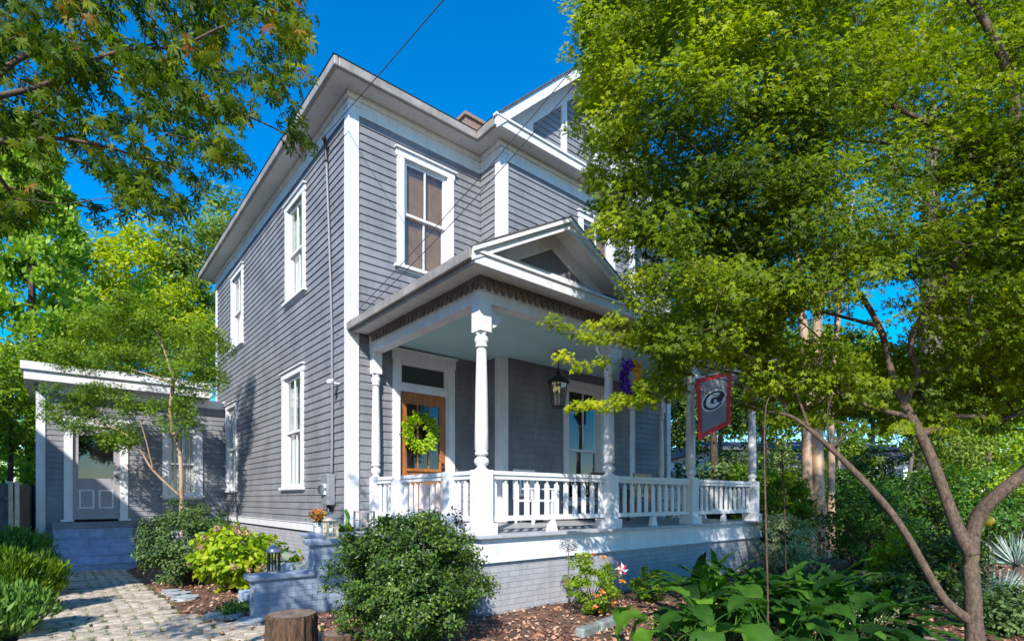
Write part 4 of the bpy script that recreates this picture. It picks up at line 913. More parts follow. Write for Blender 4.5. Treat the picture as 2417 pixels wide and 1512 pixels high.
def blooms(lm, n, size, up=.3, tpl=T_OVAL, r_=.04, per=14, nm='flowers'):
    def f(T, c0, rs, b, w, h):
        P = []; 
        d = unit(rs.normal(0,1,(n,3))+np.array([-.5,-.7,up])); C_ = np.array([b.x,b.y,b.z+h*.52])+d*np.array([w/2,w/2,h/2])*1.03
        for c in C_: P.append(c+unit(rs.normal(0,1,(per,3)))*r_*rs.uniform(.3,1,(per,1)))
        P = np.concatenate(P); leaves(nm, tpl, P, rs.uniform(.7,1.2,len(P))*size, lm, T, nrm=P-np.repeat(C_,per,0), rs=rs)
    return f
# front and left planting
shrub('round_shrub', 'dense dark green shrub in front of the porch corner post', 'shrub', 968, 5.35, 1.46, 1.27, LM['bush'], T_OVAL, .034, 420, 120, .12, 21, -.12, False, .50, 9)
shrub('round_shrub', 'grey-green shrub beside the small addition steps', 'shrub', 446, 9.5, 1.5, 1.40, LM['grey'], T_OVAL, .05, 200, 85, .17, 22, .05, False, .5, 9)
shrub('hydrangea', 'yellow-green hydrangea with faded brownish blooms against the foundation', 'shrub', 562, 8.6, 1.30, 1.02, LM['hyd'], T_OVAL, .11, 110, 26, .13, 23, .08, False, .52, 7, extra=blooms(LM['hydf'], 14, .03, .8, T_QUAD, .06, 40, 'blooms'))
shrub('hydrangea', 'pale bloomed hydrangea plant half hidden beside the brick steps', 'shrub', 668, 8.3, .55, .75, LM['hyd'], T_OVAL, .09, 22, 20, .11, 24, -.1, False, .52, 5, extra=blooms(LM['hydf'], 4, .028, .8, T_QUAD, .05, 30, 'blooms'))
shrub('juniper_shrub', 'feathery green shrub at the left edge, farther up the path', 'shrub', -5, 8.0, 1.35, .95, LM['juniper'], T_LANCE, .10, 150, 60, .17, 25, -.05, True, .5)
shrub('juniper_shrub', 'spreading fern-like shrub overhanging the left side of the path', 'shrub', 22, 6.6, .95, .75, LM['fresh'], T_LANCE, .085, 130, 65, .14, 26, -.1, True, .5)
shrub('juniper_shrub', 'soft grey-green feathery shrub in the bottom left corner', 'shrub', -12, 5.5, .74, .55, LM['juniper'], T_LANCE, .10, 110, 70, .12, 27, .15, True, .45)
shrub('rose_bush', 'small rose bush with orange and red blooms by the porch foundation', 'rose bush', 1398, 6.75, .72, .74, LM['fresh'], T_OVAL, .040, 75, 42, .085, 28, .08, False, .5, 6, extra=blooms(LM['orange'], 9, .045, .2, T_OVAL, .03, 12))
shrub('low_shrub', 'low green shrub beside the painted brick foundation', 'shrub', 1535, 7.5, .55, .45, LM['fresh'], T_OVAL, .045, 36, 34, .08, 29, -.1)
shrub('low_shrub', 'low ground plant at the foot of the brick step wall', 'shrub', 560, 6.75, .45, .16, LM['deep'], T_OVAL, .04, 24, 26, .07, 30, 0)
# right garden
G2 = [('tall bright green shrub just right of the porch end', 1845, 13.2, 1.35, 2.0, 'fresh', .09, 0), ('pale variegated shrub beside the smooth tan trunks', 1856, 10.6, 1.05, 1.15, 'varieg', .06, 0),
      ('dark glossy shrub right of the smooth tan trunks', 2035, 11.0, 1.7, 1.7, 'deep', .07, 0), ('bright yellow-green shrub under the low maple branch', 2118, 8.3, .62, .90, 'hyd', .06, -.08),
      ('dark green shrub left of the maple trunk', 2215, 7.4, .95, .95, 'bush', .055, -.05), ('wide dark shrub behind the maple fork', 2230, 13, 3.0, 2.1, 'deep', .09, 0),
      ('yellow-green shrub at the right edge behind the maple limb', 2330, 16, 3.0, 3.2, 'hyd', .12, -.05), ('dark clipped hedge clump at the right edge', 2450, 12.5, 3.0, 1.5, 'bush', .07, 0),
      ('low grey shrub in the bottom right corner', 2400, 5.9, .9, .42, 'grey', .05, 0), ('green shrub seen past the far end of the porch', 1690, 17, 3.2, 3.0, 'grey', .10, 0), ('light green shrub beyond the last porch post', 1775, 16, 2.0, 2.6, 'fresh', .09, -.1), ('dark shrub behind the smooth tan trunks', 1950, 16, 2.2, 2.3, 'deep', .09, 0),
      ('tall loose shrub between the pale variegated shrub and the neighbouring white house', 1860, 19, 2.6, 3.3, 'varieg', .10, -.3),
      ('tall dark shrub left of the low maple branch, in front of the white house', 2060, 17, 2.6, 2.9, 'grey', .10, 0),
      ('tall airy shrub between the smooth tan trunks and the low maple branch', 2000, 20, 3.0, 4.1, 'fresh', .10, -.1),
      ('tall pale shrub left of the smooth tan trunks, in front of the white house', 1800, 21, 3.0, 4.0, 'varieg', .10, -.3),
      ('small bushy green shrub behind the broad leaves', 2120, 6.9, .6, .45, 'grey', .05, 0)]
for i, (lb, x, d, w, h, lm, sz, tn) in enumerate(G2): shrub('garden_shrub', lb, 'shrub', x, d, w, h, LM[lm], T_OVAL, sz, int(60+30*w), 55, .10+.07*w, 40+i, tn)
tree('background_tree', 'tall tree with a thick pale trunk behind the right garden', 2190, 19, [(2200,250,260,180),(2420,640,100,110),(2330,520,160,120),(2080,560,90,60),(2210,900,80,50)], LM['olive'], M['greybark'], .15, ncl=300, nper=65, rcl=.8, seed=9, r0=.5)
tree('background_tree', 'yellowish tree left of the thick pale trunk', 1850, 20, [(1760,820,110,90),(1880,850,120,80),(1700,930,80,70),(1960,930,110,80),(1840,960,120,60)], LM['fresh'], M['greybark'], .12, ncl=330, nper=70, rcl=.55, seed=10, r0=.12)
tree('background_tree', 'light green tree right of the thick pale trunk', 2330, 18, [(2340,860,120,80),(2450,780,120,120),(2260,950,100,60),(2400,980,130,70),(2330,1050,110,50)], LM['hyd'], M['greybark'], .11, ncl=360, nper=70, rcl=.5, seed=11, r0=.11, tint=-.12)
tree('background_tree', 'dark tree behind the flag beyond the porch', 1690, 16, [(1680,850,80,60),(1640,930,70,70),(1730,960,70,60),(1600,1000,60,60)], LM['bush'], M['darkbark'], .10, ncl=200, nper=70, rcl=.45, seed=12, r0=.16)
tree('background_tree', 'green tree in front of the neighbouring white house', 2120, 15, [(2170,960,110,50),(2060,930,90,40),(2230,1040,90,60),(2150,900,60,40)], LM['olive'], M['greybark'], .09, ncl=190, nper=65, rcl=.4, seed=15, r0=.08)
tree('background_tree', 'far green tree behind the neighbouring white house', 2060, 34, [(2060,900,170,60),(1950,930,140,70),(2190,940,140,70),(1780,960,140,60),(2330,970,120,60)], LM['olive'], M['greybark'], .22, ncl=260, nper=60, rcl=.9, seed=13, r0=.2)
def crape():
    d = 13.4; b = gat(1935, d); T = empty('crape_myrtle', b, 'smooth tan multi-stem tree standing right of the porch', 'tree'); rs = np.random.RandomState(14)
    limbs = []
    for x0, x1, x2, r_, dd in ((1912,1905,1890,.145,0),(1938,1930,1932,.16,-.1),(1958,1962,1985,.095,.35)):
        limbs.append(([gat(x0+8, d+dd)-Vector((0,0,.1)), at(x0+4,1290,d+dd), at(x1,1100,d+dd), at(x1,900,d+dd), at(x2,700,d+dd), at(x2-20 if x2 < 1930 else x2+30,450,d+dd)], [r_*1.15,r_,r_*.88,r_*.8,r_*.6,r_*.3]))
    limb_mesh('stem', limbs, M['palebark'], T, 14, .06)
    P, Nn, Tn, cen = [], [], [], []
    for bx, by, rx, rz, n in ((1900,600,1.6,.9,34),(1760,760,1.0,.5,20),(2030,560,1.2,.8,20),(1640,820,.7,.35,10)):
        p, n_, t_, c0 = blob_points(at(bx,by,d), (rx,rx,rz), n, 60, .3, rs, 0); P.append(p); Nn.append(n_); Tn.append(t_); cen += [tuple(q) for q in c0]
    P, Nn, Tn = map(np.concatenate, (P, Nn, Tn)); g = grow([smooth_path(a, b_, 3) for a, b_ in limbs], cen, .004, .45, .4); branches('branches', g, M['bark'], T, 4)
    leaves('crown', T_OVAL, P, rs.uniform(.06,.1,len(P)), LM['fresh'], T, nrm=Nn, tint=Tn, rs=rs)
crape()
# ------------------------------------------------------------------ broad-leaved plants
def blade(mb, base, az, el_, L, Wd, droop, fold=.25, stalk=.3, heart=0, n=12):
    """one arching leaf: stalk plus a folded blade of n segments"""
    dirh = Vector((math.cos(az), math.sin(az), 0)); side = Vector((-math.sin(az), math.cos(az), 0)); p = Vector(base); e = el_
    pts = [p.copy()]
    m = 5
    for i in range(m): p = p+(dirh*math.cos(e)+Vector((0,0,math.sin(e))))*(stalk/m); e -= droop*.12; pts.append(p.copy())
    mb.tube(pts, [.007,.0065,.006,.0055,.005,.0045], 5)
    cen = []; e -= .15
    for i in range(n+1):
        t = i/n; w = Wd*(math.sin(math.pi*min(1,(t*.93+.07+heart*.12)))**.75)*(1-.25*t) if t < 1 else 0
        nrm = (Vector((0,0,1))*math.cos(e)-dirh*math.sin(e)); cen.append((p.copy(), w, nrm)); p = p+(dirh*math.cos(e)+Vector((0,0,math.sin(e))))*(L/n); e -= droop/n*1.6
    b = len(mb.v)
    for i, (c, w, nr) in enumerate(cen):
        rip = .012*math.sin(i*2.1)
        for k in (-1, -.5, 0, .5, 1): mb.v.append(tuple(c+side*(w*k)+nr*(fold*w*abs(k)**.8+rip*(abs(k) == 1)+.008*math.cos(i*1.7+k*9))))
    for i in range(n):
        for k in range(4): a = b+i*5+k; mb.f.append((a, a+1, a+6, a+5))
def leafy(name, label, cat, b, n, L, Wd, el0, droop, lm, stalk=.3, seed=1, heart=0, tint=.4, group=None, spread=.05, azr=(0,6.283), fold=.25):
    T = empty(name, b, label, cat, group); r_ = random.Random(seed)
    for i in range(n):
        mb = MB(); az = azr[0]+(azr[1]-azr[0])*((i+r_.random()*.7)/n); s = r_.uniform(.7, 1.15)
        blade(mb, (b.x+r_.uniform(-1,1)*spread, b.y+r_.uniform(-1,1)*spread, b.z-.01), az, el0*r_.uniform(.75,1.15), L*s, Wd*s*r_.uniform(.85,1.1), droop*r_.uniform(.5,1.4), fold, stalk*r_.uniform(.6,1.2), heart)
        o = mb.build('leaf', lm, T, True); a_ = o.data.attributes.new('tint', 'FLOAT', 'POINT'); v = min(1, max(0, tint+r_.gauss(0,.22))); a_.data.foreach_set('value', [v]*len(o.data.vertices))
    return T
HG = 'broad-leaved plants under the maple'
BL = []
def bed(x, d, n, L, Wd, e_, dr, st, ht, tn, lb, k=[0]):
    k[0] += 1; leafy('broadleaf_plant', lb, 'plant', gat(x, d), n, L, Wd, e_, dr, LM['broad'], st, 60+k[0], ht, tn, HG, .10)
# heart-leaved, near
bed(1600,4.75,11,.34,.13,1.35,2.0,.62,1,.88,'bright green plant with large drooping heart-shaped leaves, leftmost of its bed')
bed(1700,4.65,13,.40,.13,1.3,1.4,.62,1,.60,'broad-leaved plant right of the drooping bright green one')
bed(1830,4.5,12,.42,.13,1.3,1.3,.62,1,.50,'broad-leaved plant around the foot of the tall garden stake')
bed(1960,4.4,11,.44,.14,1.2,1.3,.56,1,.32,'dark broad-leaved plant right of the tall garden stake')
bed(2070,4.3,11,.48,.15,.95,1.3,.40,1,.28,'dark plant with wide flat leaves near the maple trunk')
bed(2150,4.6,9,.46,.13,.9,1.3,.30,1,.25,'dark wide-leaved plant touching the low maple branch')
# strap-leaved, behind
for x, d, n, L, e_, lb in ((1640,6.3,18,.62,1.4,'upright strap-leaved plant below the shaded skirt of the porch'),(1720,6.0,20,.68,1.42,'upright strap-leaved plant left of the tall garden stake'),
    (1800,6.1,20,.72,1.42,'upright strap-leaved plant directly behind the tall garden stake'),(1880,5.9,20,.70,1.38,'upright strap-leaved plant between the two garden stakes and the tan trunks'),
    (1960,5.8,20,.68,1.3,'arching strap-leaved plant in front of the smooth tan trunks'),(2050,5.7,20,.66,1.2,'arching strap-leaved plant right of the smooth tan trunks'),
    (2120,5.5,16,.56,1.05,'low arching strap-leaved plant behind the low maple branch')):
    bed(x, d, n, L*1.12, .066, e_, .65, .30, 0, .42 if x < 1850 else .28, lb)
for x, d, lb in ((1690,7.4,'strap-leaved clump close to the shaded porch foundation'),(1800,7.6,'strap-leaved clump farther back, just right of the porch end'),(1900,7.8,'strap-leaved clump at the foot of the dark shrub right of the tan trunks'),(2030,7.0,'strap-leaved clump under the arch of the low maple branch')):
    bed(x, d, 20, .6, .05, 1.35, .8, .2, 0, .5, lb)
for x, d, n, L, lb in ((1770,5.3,14,.46,'lance-leaved plant behind the tall garden stake'),(1900,5.1,14,.46,'lance-leaved plant in the darkest middle of the bed'),(1640,5.4,14,.44,'lance-leaved plant behind the drooping bright green one'),(2000,5.0,13,.48,'lance-leaved plant just left of the airy pale plant')):
    bed(x, d, n, L, .095, 1.3, 1.1, .38, 0, .45, lb)
leafy('broadleaf_plant', 'pale silvery large-leaved plant between the lanterns on the brick steps', 'plant', Vector((-1.32,-.95,.33)), 11, .36, .085, 1.2, 1.2, LM['silver'], .30, 80, 0, .5)
def yucca(label, x, d, n, L, seed, z=0):
    b = gat(x, d); T = empty('yucca', b, label, 'yucca', 'blue-grey yuccas right of the maple trunk'); r_ = random.Random(seed); P = []; Ax = []
    for i in range(n):
        az = r_.uniform(0, 6.283); e = r_.uniform(.25, 1.45); Ax.append((math.cos(az)*math.cos(e), math.sin(az)*math.cos(e), math.sin(e))); P.append((b.x, b.y, b.z+.05+z))
    mb = MB(); mb.lathe([(.05,b.z-.02),(.06,b.z+.05+z),(.02,b.z+.12+z)], b.x, b.y, 8).build('trunk', M['darkbark'], T)
    T2 = (T_BLADE[0]*np.array([.9,1,.4]), T_BLADE[1]); rs = np.random.RandomState(seed)
    leaves('leaves', T2, P, rs.uniform(.8,1.05,n)*L, LM['yucca'], T, axis=Ax, rs=rs)
yucca('blue-grey yucca at the right edge, farther back', 2400, 9.2, 110, .62, 1, .25); yucca('blue-grey yucca nearer the maple trunk, its base on bare soil', 2362, 7.4, 120, .50, 2)
# airy weed
b = gat(2045, 4.9); T = empty('airy_plant', b, 'wispy pale flowering plant in the middle of the dark broad leaves', 'plant'); mb = MB(); P = []
for i in range(12):
    a = R.uniform(0,6.28); e = R.uniform(.1,.3); q = [b+Vector((math.cos(a)*e*t, math.sin(a)*e*t, .62*t*(1-.25*t)+R.uniform(-.01,.01))) for t in (0,.4,.7,1)]; mb.tube(q, [.0018,.0015,.0012,.001], 4)
    for _ in range(12): t = R.uniform(.5,1); P.append(b+Vector((math.cos(a)*e*t+R.gauss(0,.025), math.sin(a)*e*t+R.gauss(0,.025), .6*t*(1-.25*t)+R.gauss(0,.02))))
mb.build('stems', M['stem'], T, True); leaves('flowers', T_QUAD, P, .012, LM['varieg'], T)

# ------------------------------------------------------------------ neighbouring house, fences
N0 = gat(2010, 27); NH = empty('neighbour_house', N0, 'white neighbouring house with a columned porch far behind the right garden', 'house')
def nb(mb): # local frame facing the camera side
    return mb
ux = Vector((RT[0], RT[1], 0)); uy = Vector((FW[0], FW[1], 0))
NM = lambda u, o, z: tuple(N0+ux*u-uy*o+Vector((0,0,z)))
mb = MB(NM); mb.box(-7,-8,-.1,2.6,0,3.9); mb.build('wall', M['nbr'], NH)
mb = MB(NM)
for i in range(6): MBc = MB(NM); MBc.box(-6.6+i*1.75,1.5,.5,-6.4+i*1.75,1.7,2.9); MBc.build('porch_column', M['white'], NH)
mb.box(-6.8,1.45,2.9,2.5,1.75,3.2); mb.build('porch_beam', M['white'], NH)
mb = MB(NM); mb.box(-7,0,-.1,2.6,1.9,.5); mb.quad((-7.2,2.0,3.2),(2.8,2.0,3.2),(2.8,0,3.9),(-7.2,0,3.9)); mb.build('porch', M['nbrroof'], NH)
mb = MB(lambda u, o, z: NM(u, -o, z)); mb.ext([(-.4,3.9),(8.4,3.9),(4,4.75)], 'x', -7.3, 2.9); mb.build('roof', M['nbrroof'], NH)
for u in (-5.8,-3.6,-1.2,1.0):
    mb = MB(NM); mb.box(u-.5,.01,1.1,u+.5,.06,2.6); w = mb.build('window', M['white'], NH); mb = MB(NM); mb.box(u-.4,.062,1.2,u+.4,.07,2.5); mb.build('glass', M['dark'], w)
def fence(name, label, p, q, h, z, board=.14):
    T = empty(name, Vector(p), label, 'fence'); p, q = Vector(p), Vector(q); d = q-p; L = d.length; d.normalize(); s = Vector((-d.y,d.x,0)); mb = MB(lambda u,o,zz: tuple(p+d*u+s*o+Vector((0,0,zz)))); u = 0
    while u < L: hh = h+R.uniform(-.02,.02); mb.box(u+.003,0,z,u+board-.006,.022,hh); u += board
    mb.build('boards', M['fence'], T); mb = MB(lambda u,o,zz: tuple(p+d*u+s*o+Vector((0,0,zz)))); mb.box(0,.023,.35,L,.06,.44); mb.box(0,.023,h-.35,L,.06,h-.26); mb.build('rails', M['fence'], T)
    u = 0
    while u <= L: mb = MB(lambda a,o,zz: tuple(p+d*a+s*o+Vector((0,0,zz)))); mb.box(u-.05,-.06,z,u+.05,-.001,h+.06); mb.build('post', M['cream'] if u == 0 else M['fence'], T); u += 1.8
a = gat(84, 13.2); b_ = gat(36, 11.6); c_ = gat(-250, 10.8)
fence('wooden_fence', 'dark weathered board fence running to the addition at the left edge', (b_.x,b_.y,-.2), (a.x,a.y,-.2), 1.95, -.1); fence('wooden_fence', 'pale edged board fence panel at the far left edge', (b_.x-.1,b_.y-.1,-.2), (c_.x,c_.y,-.2), 1.95, -.1)

# ------------------------------------------------------------------ things on and around the steps
def stump(label, x, d, r_, h, seed):
    b = gat(x, d); T = empty('tree_stump', b, label, 'stump', 'cut stumps by the brick steps'); rr = random.Random(seed); n = 110; mb = MB()
    wob = [1+.05*math.sin(i/n*6.283*3+seed)+.022*math.sin(i/n*6.283*17+seed)+.018*math.sin(i/n*6.283*29)+rr.uniform(-.018,.018) for i in range(n)]; rings = [(1.12,-.03),(1.03,h*.2),(1.0,h*.6),(1.0,h*.93),(.96,h)]
    for s, z in rings: mb.v += [(b.x+r_*s*wob[i]*math.cos(i/n*6.283), b.y+r_*s*wob[i]*math.sin(i/n*6.283), b.z+z) for i in range(n)]
    for k in range(4): mb.f += [(k*n+i, k*n+(i+1)%n, (k+1)*n+(i+1)%n, (k+1)*n+i) for i in range(n)]
    mb.build('bark', M['stumpbark'], T, True); mb = MB(); mb.v = [(b.x+r_*.955*wob[i]*math.cos(i/n*6.283), b.y+r_*.955*wob[i]*math.sin(i/n*6.283), b.z+h+.003) for i in range(n)]; mb.f = [tuple(range(n))]; mb.build('cut_face', M['stumptop'], T)
stump('rough brown tree stump standing on the paved path', 689, 5.12, .225, .345, 1)
stump('lower stump half hidden between the taller stump and the dark shrub', 806, 5.05, .17, .18, 2)
# lanterns
p = onz(655, 1353, .525); b = Vector((p.x, -1.50, .525)); T = empty('garden_lantern', b, 'dark metal domed lantern on the lower end of the brick cheek wall', 'lantern')
mb = MB(); mb.lathe([(.085,.525),(.085,.545),(.07,.55)], b.x, b.y, 16); mb.build('base', M['metal'], T)
mb = MB(); mb.lathe([(.09,.775),(.092,.79),(.07,.83),(.035,.86),(.012,.872),(.012,.89)], b.x, b.y, 18); mb.build('roof', M['metal'], T, True)
for i in range(6): a = i*math.pi/3; MB().tube([(b.x+.07*math.cos(a), b.y+.07*math.sin(a), .55), (b.x+.07*math.cos(a), b.y+.07*math.sin(a), .776)], .009, 6).build('bar', M['black'], T)
def box_lantern(name, label, cat, b, w, h, m, roof=True):
    T = empty(name, b, label, cat); x, y, z = b; mb = MB(); mb.box(x-w,y-w,z,x+w,y+w,z+.02); mb.box(x-w,y-w,z+h,x+w,y+w,z+h+.02); mb.build('base', m, T)
    mb = MB(); t = .011
    for sx in (-1,1):
        for sy in (-1,1): mb.box(x+sx*(w-t)-t,y+sy*(w-t)-t,z+.0205,x+sx*(w-t)+t,y+sy*(w-t)+t,z+h-.0005)
    for s in (-1,1):
        for zz in (z+h*.36, z+h*.68): mb.box(x-w+2*t,y+s*(w-.006)-.004,zz-.005,x+w-2*t,y+s*(w-.006)+.004,zz+.005); mb.box(x+s*(w-.006)-.004,y-w+2*t,zz-.005,x+s*(w-.006)+.004,y+w-2*t,zz+.005)
        mb.box(x-.004,y+s*(w-.006)-.003,z+.02,x+.004,y+s*(w-.006)+.003,z+h); mb.box(x+s*(w-.006)-.003,y-.004,z+.02,x+s*(w-.006)+.003,y+.004,z+h)
    mb.build('cage', m, T)
    if roof:
        mb = MB(); mb.quad((x-w-.02,y-w-.02,z+h+.021),(x+w+.02,y-w-.02,z+h+.021),(x+.02,y,z+h+.11),(x-.02,y,z+h+.11)); mb.quad((x+w+.02,y-w-.02,z+h+.021),(x+w+.02,y+w+.02,z+h+.021),(x+.02,y,z+h+.11))
        mb.quad((x+w+.02,y+w+.02,z+h+.021),(x-w-.02,y+w+.02,z+h+.021),(x-.02,y,z+h+.11),(x+.02,y,z+h+.11)); mb.quad((x-w-.02,y+w+.02,z+h+.021),(x-w-.02,y-w-.02,z+h+.021),(x-.02,y,z+h+.11)); mb.box(x-.012,y-.012,z+h+.1,x+.012,y+.012,z+h+.135); mb.build('roof', m, T)
    return T
box_lantern('garden_lantern', 'cream wooden lantern with a pointed roof on the upper brick coping', 'lantern', Vector((-.92,-1.52,.918)), .075, .21, M['cream'])
T = box_lantern('plant_stand', 'pinkish lattice stand behind the dark shrub on the brick coping', 'plant stand', Vector((-.42,-1.46,.918)), .11, .33, M['pink'], False)
mb = MB()
for s in (-1, 1): mb.bar((-.42-.1*s,-1.565,.96),(-.42+.1*s,-1.565,1.22),.012,.01)
mb.build('lattice', M['pink'], T)
b = Vector((-.70,-1.50,.918)); T = empty('cactus_pot', b, 'potted green plant with one tall curled stalk on the brick coping', 'potted plant')
MB().lathe([(.045,.918),(.06,.98),(.062,1.0),(.05,1.0),(.04,.985)], b.x, b.y, 14).build('pot', M['whitepot'], T)
q, r_ = smooth_path([(b.x,b.y,.98),(b.x+.01,b.y,1.08),(b.x+.03,b.y,1.18),(b.x+.01,b.y,1.25),(b.x-.015,b.y,1.29)], [.028,.022,.024,.026,.02], 4); MB().tube(q, r_, 10).build('stalk', M['gourd'], T, True)
ps_l = [(b.x+R.uniform(-.02,.02), b.y+R.uniform(-.02,.02), .99) for _ in range(26)]; leaves('leaves', T_OVAL, ps_l, .13, LM['fresh'], T, axis=[(R.uniform(-1,1), R.uniform(-1,1), R.uniform(.1,.9)) for _ in range(26)])
b = Vector((-.58,-.18,.918)); T = empty('flower_pot', b, 'pot of orange flowers on the far brick coping below the meter', 'potted plant')
MB().lathe([(.07,.918),(.10,1.05),(.105,1.07),(.09,1.07),(.08,1.04)], b.x, b.y, 16).build('pot', M['whitepot'], T)
P = [(b.x+R.gauss(0,.06), b.y+R.gauss(0,.06), 1.14+R.gauss(0,.05)) for _ in range(140)]; leaves('leaves', T_OVAL, P, .06, LM['bush'], T)
P = [(b.x+R.gauss(-.02,.06), b.y+R.gauss(-.03,.05), 1.19+R.gauss(0,.05)) for _ in range(170)]; leaves('flowers', T_OVAL, P, .045, LM['orange'], T)

# ------------------------------------------------------------------ porch things
b = Vector((3.23,-1.6,4.09)); T = empty('porch_lantern', b, 'dark hanging lantern with candle lamps under the blue porch ceiling', 'lantern'); x, y = b.x, b.y
MB().lathe([(.065,4.06),(.07,4.075),(.06,4.089)], x, y, 18).build('canopy', M['bronze'], T, True)
MB().tube([(x,y,4.06),(x,y,3.72)], .011, 8).build('rod', M['bronze'], T)
MB().lathe([(.20,3.52),(.205,3.535),(.19,3.56),(.14,3.60),(.10,3.64),(.045,3.66),(.04,3.72),(.02,3.74)], x, y, 24).build('roof', M['bronze'], T, True)
mb = MB(); n = 6
for i in range(n):
    a = i*math.tau/n; c, s = math.cos(a), math.sin(a); mb.tube([(x+.165*c,y+.165*s,3.52),(x+.115*c,y+.115*s,3.10)], .008, 5)
    c2, s2 = math.cos(a+math.tau/n), math.sin(a+math.tau/n)
    mb.tube([(x+.115*c,y+.115*s,3.10),(x+.115*c2,y+.115*s2,3.10)], .008, 5)
mb.lathe([(.12,3.08),(.12,3.095)], x, y, 18); mb.build('cage', M['bronze'], T)
mb = MB()
for i in range(n):
    a = i*math.tau/n; a2 = a+math.tau/n; mb.quad((x+.16*math.cos(a),y+.16*math.sin(a),3.51),(x+.16*math.cos(a2),y+.16*math.sin(a2),3.51),(x+.112*math.cos(a2),y+.112*math.sin(a2),3.11),(x+.112*math.cos(a),y+.112*math.sin(a),3.11))
mb.build('glass', M['glass'], T)
for i in range(3): a = i*math.tau/3+.4; MB().lathe([(.014,3.10),(.014,3.26),(.009,3.27),(.012,3.30),(.002,3.34)], x+.05*math.cos(a), y+.05*math.sin(a), 8).build('candle_lamp', M['bulb'], T)
# door wreath
b = Vector((1.275,-.03,2.62)); T = empty('door_wreath', b, 'round bright green leafy wreath hanging on the wooden front door', 'wreath')
q = [(b.x+.235*math.cos(t), b.y-.045, b.z+.235*math.sin(t)) for t in np.linspace(0, math.tau, 33)]; MB().tube(q, .012, 6).build('ring', M['darkbark'], T)
P = []; Nn = []; Ax = []
for i in range(1500):
    t = R.uniform(0, math.tau); rr_ = .24+R.gauss(0,.05); P.append((b.x+rr_*math.cos(t), b.y-.05-R.uniform(-.02,.055), b.z+rr_*math.sin(t))); Nn.append((R.uniform(-.5,.5),-1,R.uniform(-.3,.6))); k = R.choice((-1,1))*.4+.3; Ax.append((math.cos(t)*.8-math.sin(t)*k, -.5, math.sin(t)*.8+math.cos(t)*k))
leaves('leaves', T_OVAL, P, .062, LM['wreath'], T, nrm=Nn, axis=Ax)
# purple and gold wreath
b = Vector((3.17,-3.24,3.30)); T = empty('ribbon_wreath', b, 'purple and gold ribbon wreath hanging beside a porch post behind leaves', 'wreath')
q = [(b.x+.20*math.cos(t), b.y-.02, b.z+.24*math.sin(t)) for t in np.linspace(0, math.tau, 25)]; mb = MB(); mb.tube(q, .012, 6); mb.tube([(b.x,b.y-.02,b.z+.24),(b.x,b.y+.07,3.90)], .003, 4); mb.build('ring', M['darkbark'], T)
for nm, lo, hi, lmn in (('purple_ribbon', 1.7, 4.4, 'purple'), ('gold_ribbon', 4.4, 7.98, 'gold')):
    P = []; Nn = []
    for i in range(330): t = R.uniform(lo, hi); rr_ = R.gauss(0,.045); P.append((b.x+(.19+rr_)*math.cos(t), b.y-R.uniform(-.02,.09), b.z+(.23+rr_)*math.sin(t))); Nn.append((R.uniform(-1,1),-1,R.uniform(-.6,1)))
    leaves(nm, T_QUAD, P, .055, LM[lmn], T, nrm=Nn)
# flag
TL, TR, BL, BR = at(1641,893,9.35), at(1728,872,9.65), at(1647,1040,9.35), at(1723,1000,9.65)
b = Vector((5.187,-3.16,3.55)); T = empty('porch_flag', b, 'red bordered grey flag with an oval letter G hung from a porch post', 'flag')
MB().tube([(5.187,-3.145,3.50), tuple(TL), tuple(TR+(TR-TL)*.15)], .012, 8).build('pole', M['white'], T)
MB().lathe([(.03,3.44),(.03,3.56)], 5.187, -3.165, 10).build('bracket', M['bronze'], T)
nrmF = (TR-TL).cross(BL-TL).normalized()
if nrmF.dot(Vector(CAM)-TL) < 0: nrmF = -nrmF
def FP(s, t, o=0):                                  # s across, t down
    p = TL.lerp(TR, s).lerp(BL.lerp(BR, s), t); return tuple(p+nrmF*(o+.025*math.sin(s*5+t*2.2)*t))
def patch(mb, s0, t0, s1, t1, o, n=8):
    for i in range(n):
        for j in range(n):
            a, b2, c, d = s0+(s1-s0)*i/n, s0+(s1-s0)*(i+1)/n, t0+(t1-t0)*j/n, t0+(t1-t0)*(j+1)/n; mb.quad(FP(a,c,o),FP(b2,c,o),FP(b2,d,o),FP(a,d,o))
mb = MB(); patch(mb, .13,.09,.87,.91,0); patch(mb, .13,.09,.87,.91,-.006); mb.build('field', M['greycloth'], T, True)
mb = MB()
for q4 in ((0,0,1,.09),(0,.91,1,1),(0,.09,.13,.91),(.87,.09,1,.91)): patch(mb, *q4, .001)
mb.build('border', M['red'], T, True)
def ring(mb, cs, ct, rs0, rt0, rs1, rt1, a0, a1, o, n=40):
    for i in range(n):
        a, b2 = a0+(a1-a0)*i/n, a0+(a1-a0)*(i+1)/n
        mb.quad(FP(cs+rs0*math.cos(a),ct+rt0*math.sin(a),o),FP(cs+rs1*math.cos(a),ct+rt1*math.sin(a),o),FP(cs+rs1*math.cos(b2),ct+rt1*math.sin(b2),o),FP(cs+rs0*math.cos(b2),ct+rt0*math.sin(b2),o))
mb = MB(); ring(mb,.5,.45,0,0,.37,.175,0,math.tau,.003); mb.build('white_oval', M['whitecloth'], T)
mb = MB(); ring(mb,.5,.45,0,0,.33,.155,0,math.tau,.0045); mb.build('black_oval', M['blackcloth'], T)
mb = MB(); ring(mb,.5,.45,.12,.055,.245,.122,.55,math.tau-.72,.006); patch(mb,.49,.438,.765,.492,.0062,3); patch(mb,.62,.492,.75,.53,.0064,3); mb.build('letter', M['whitecloth'], T)
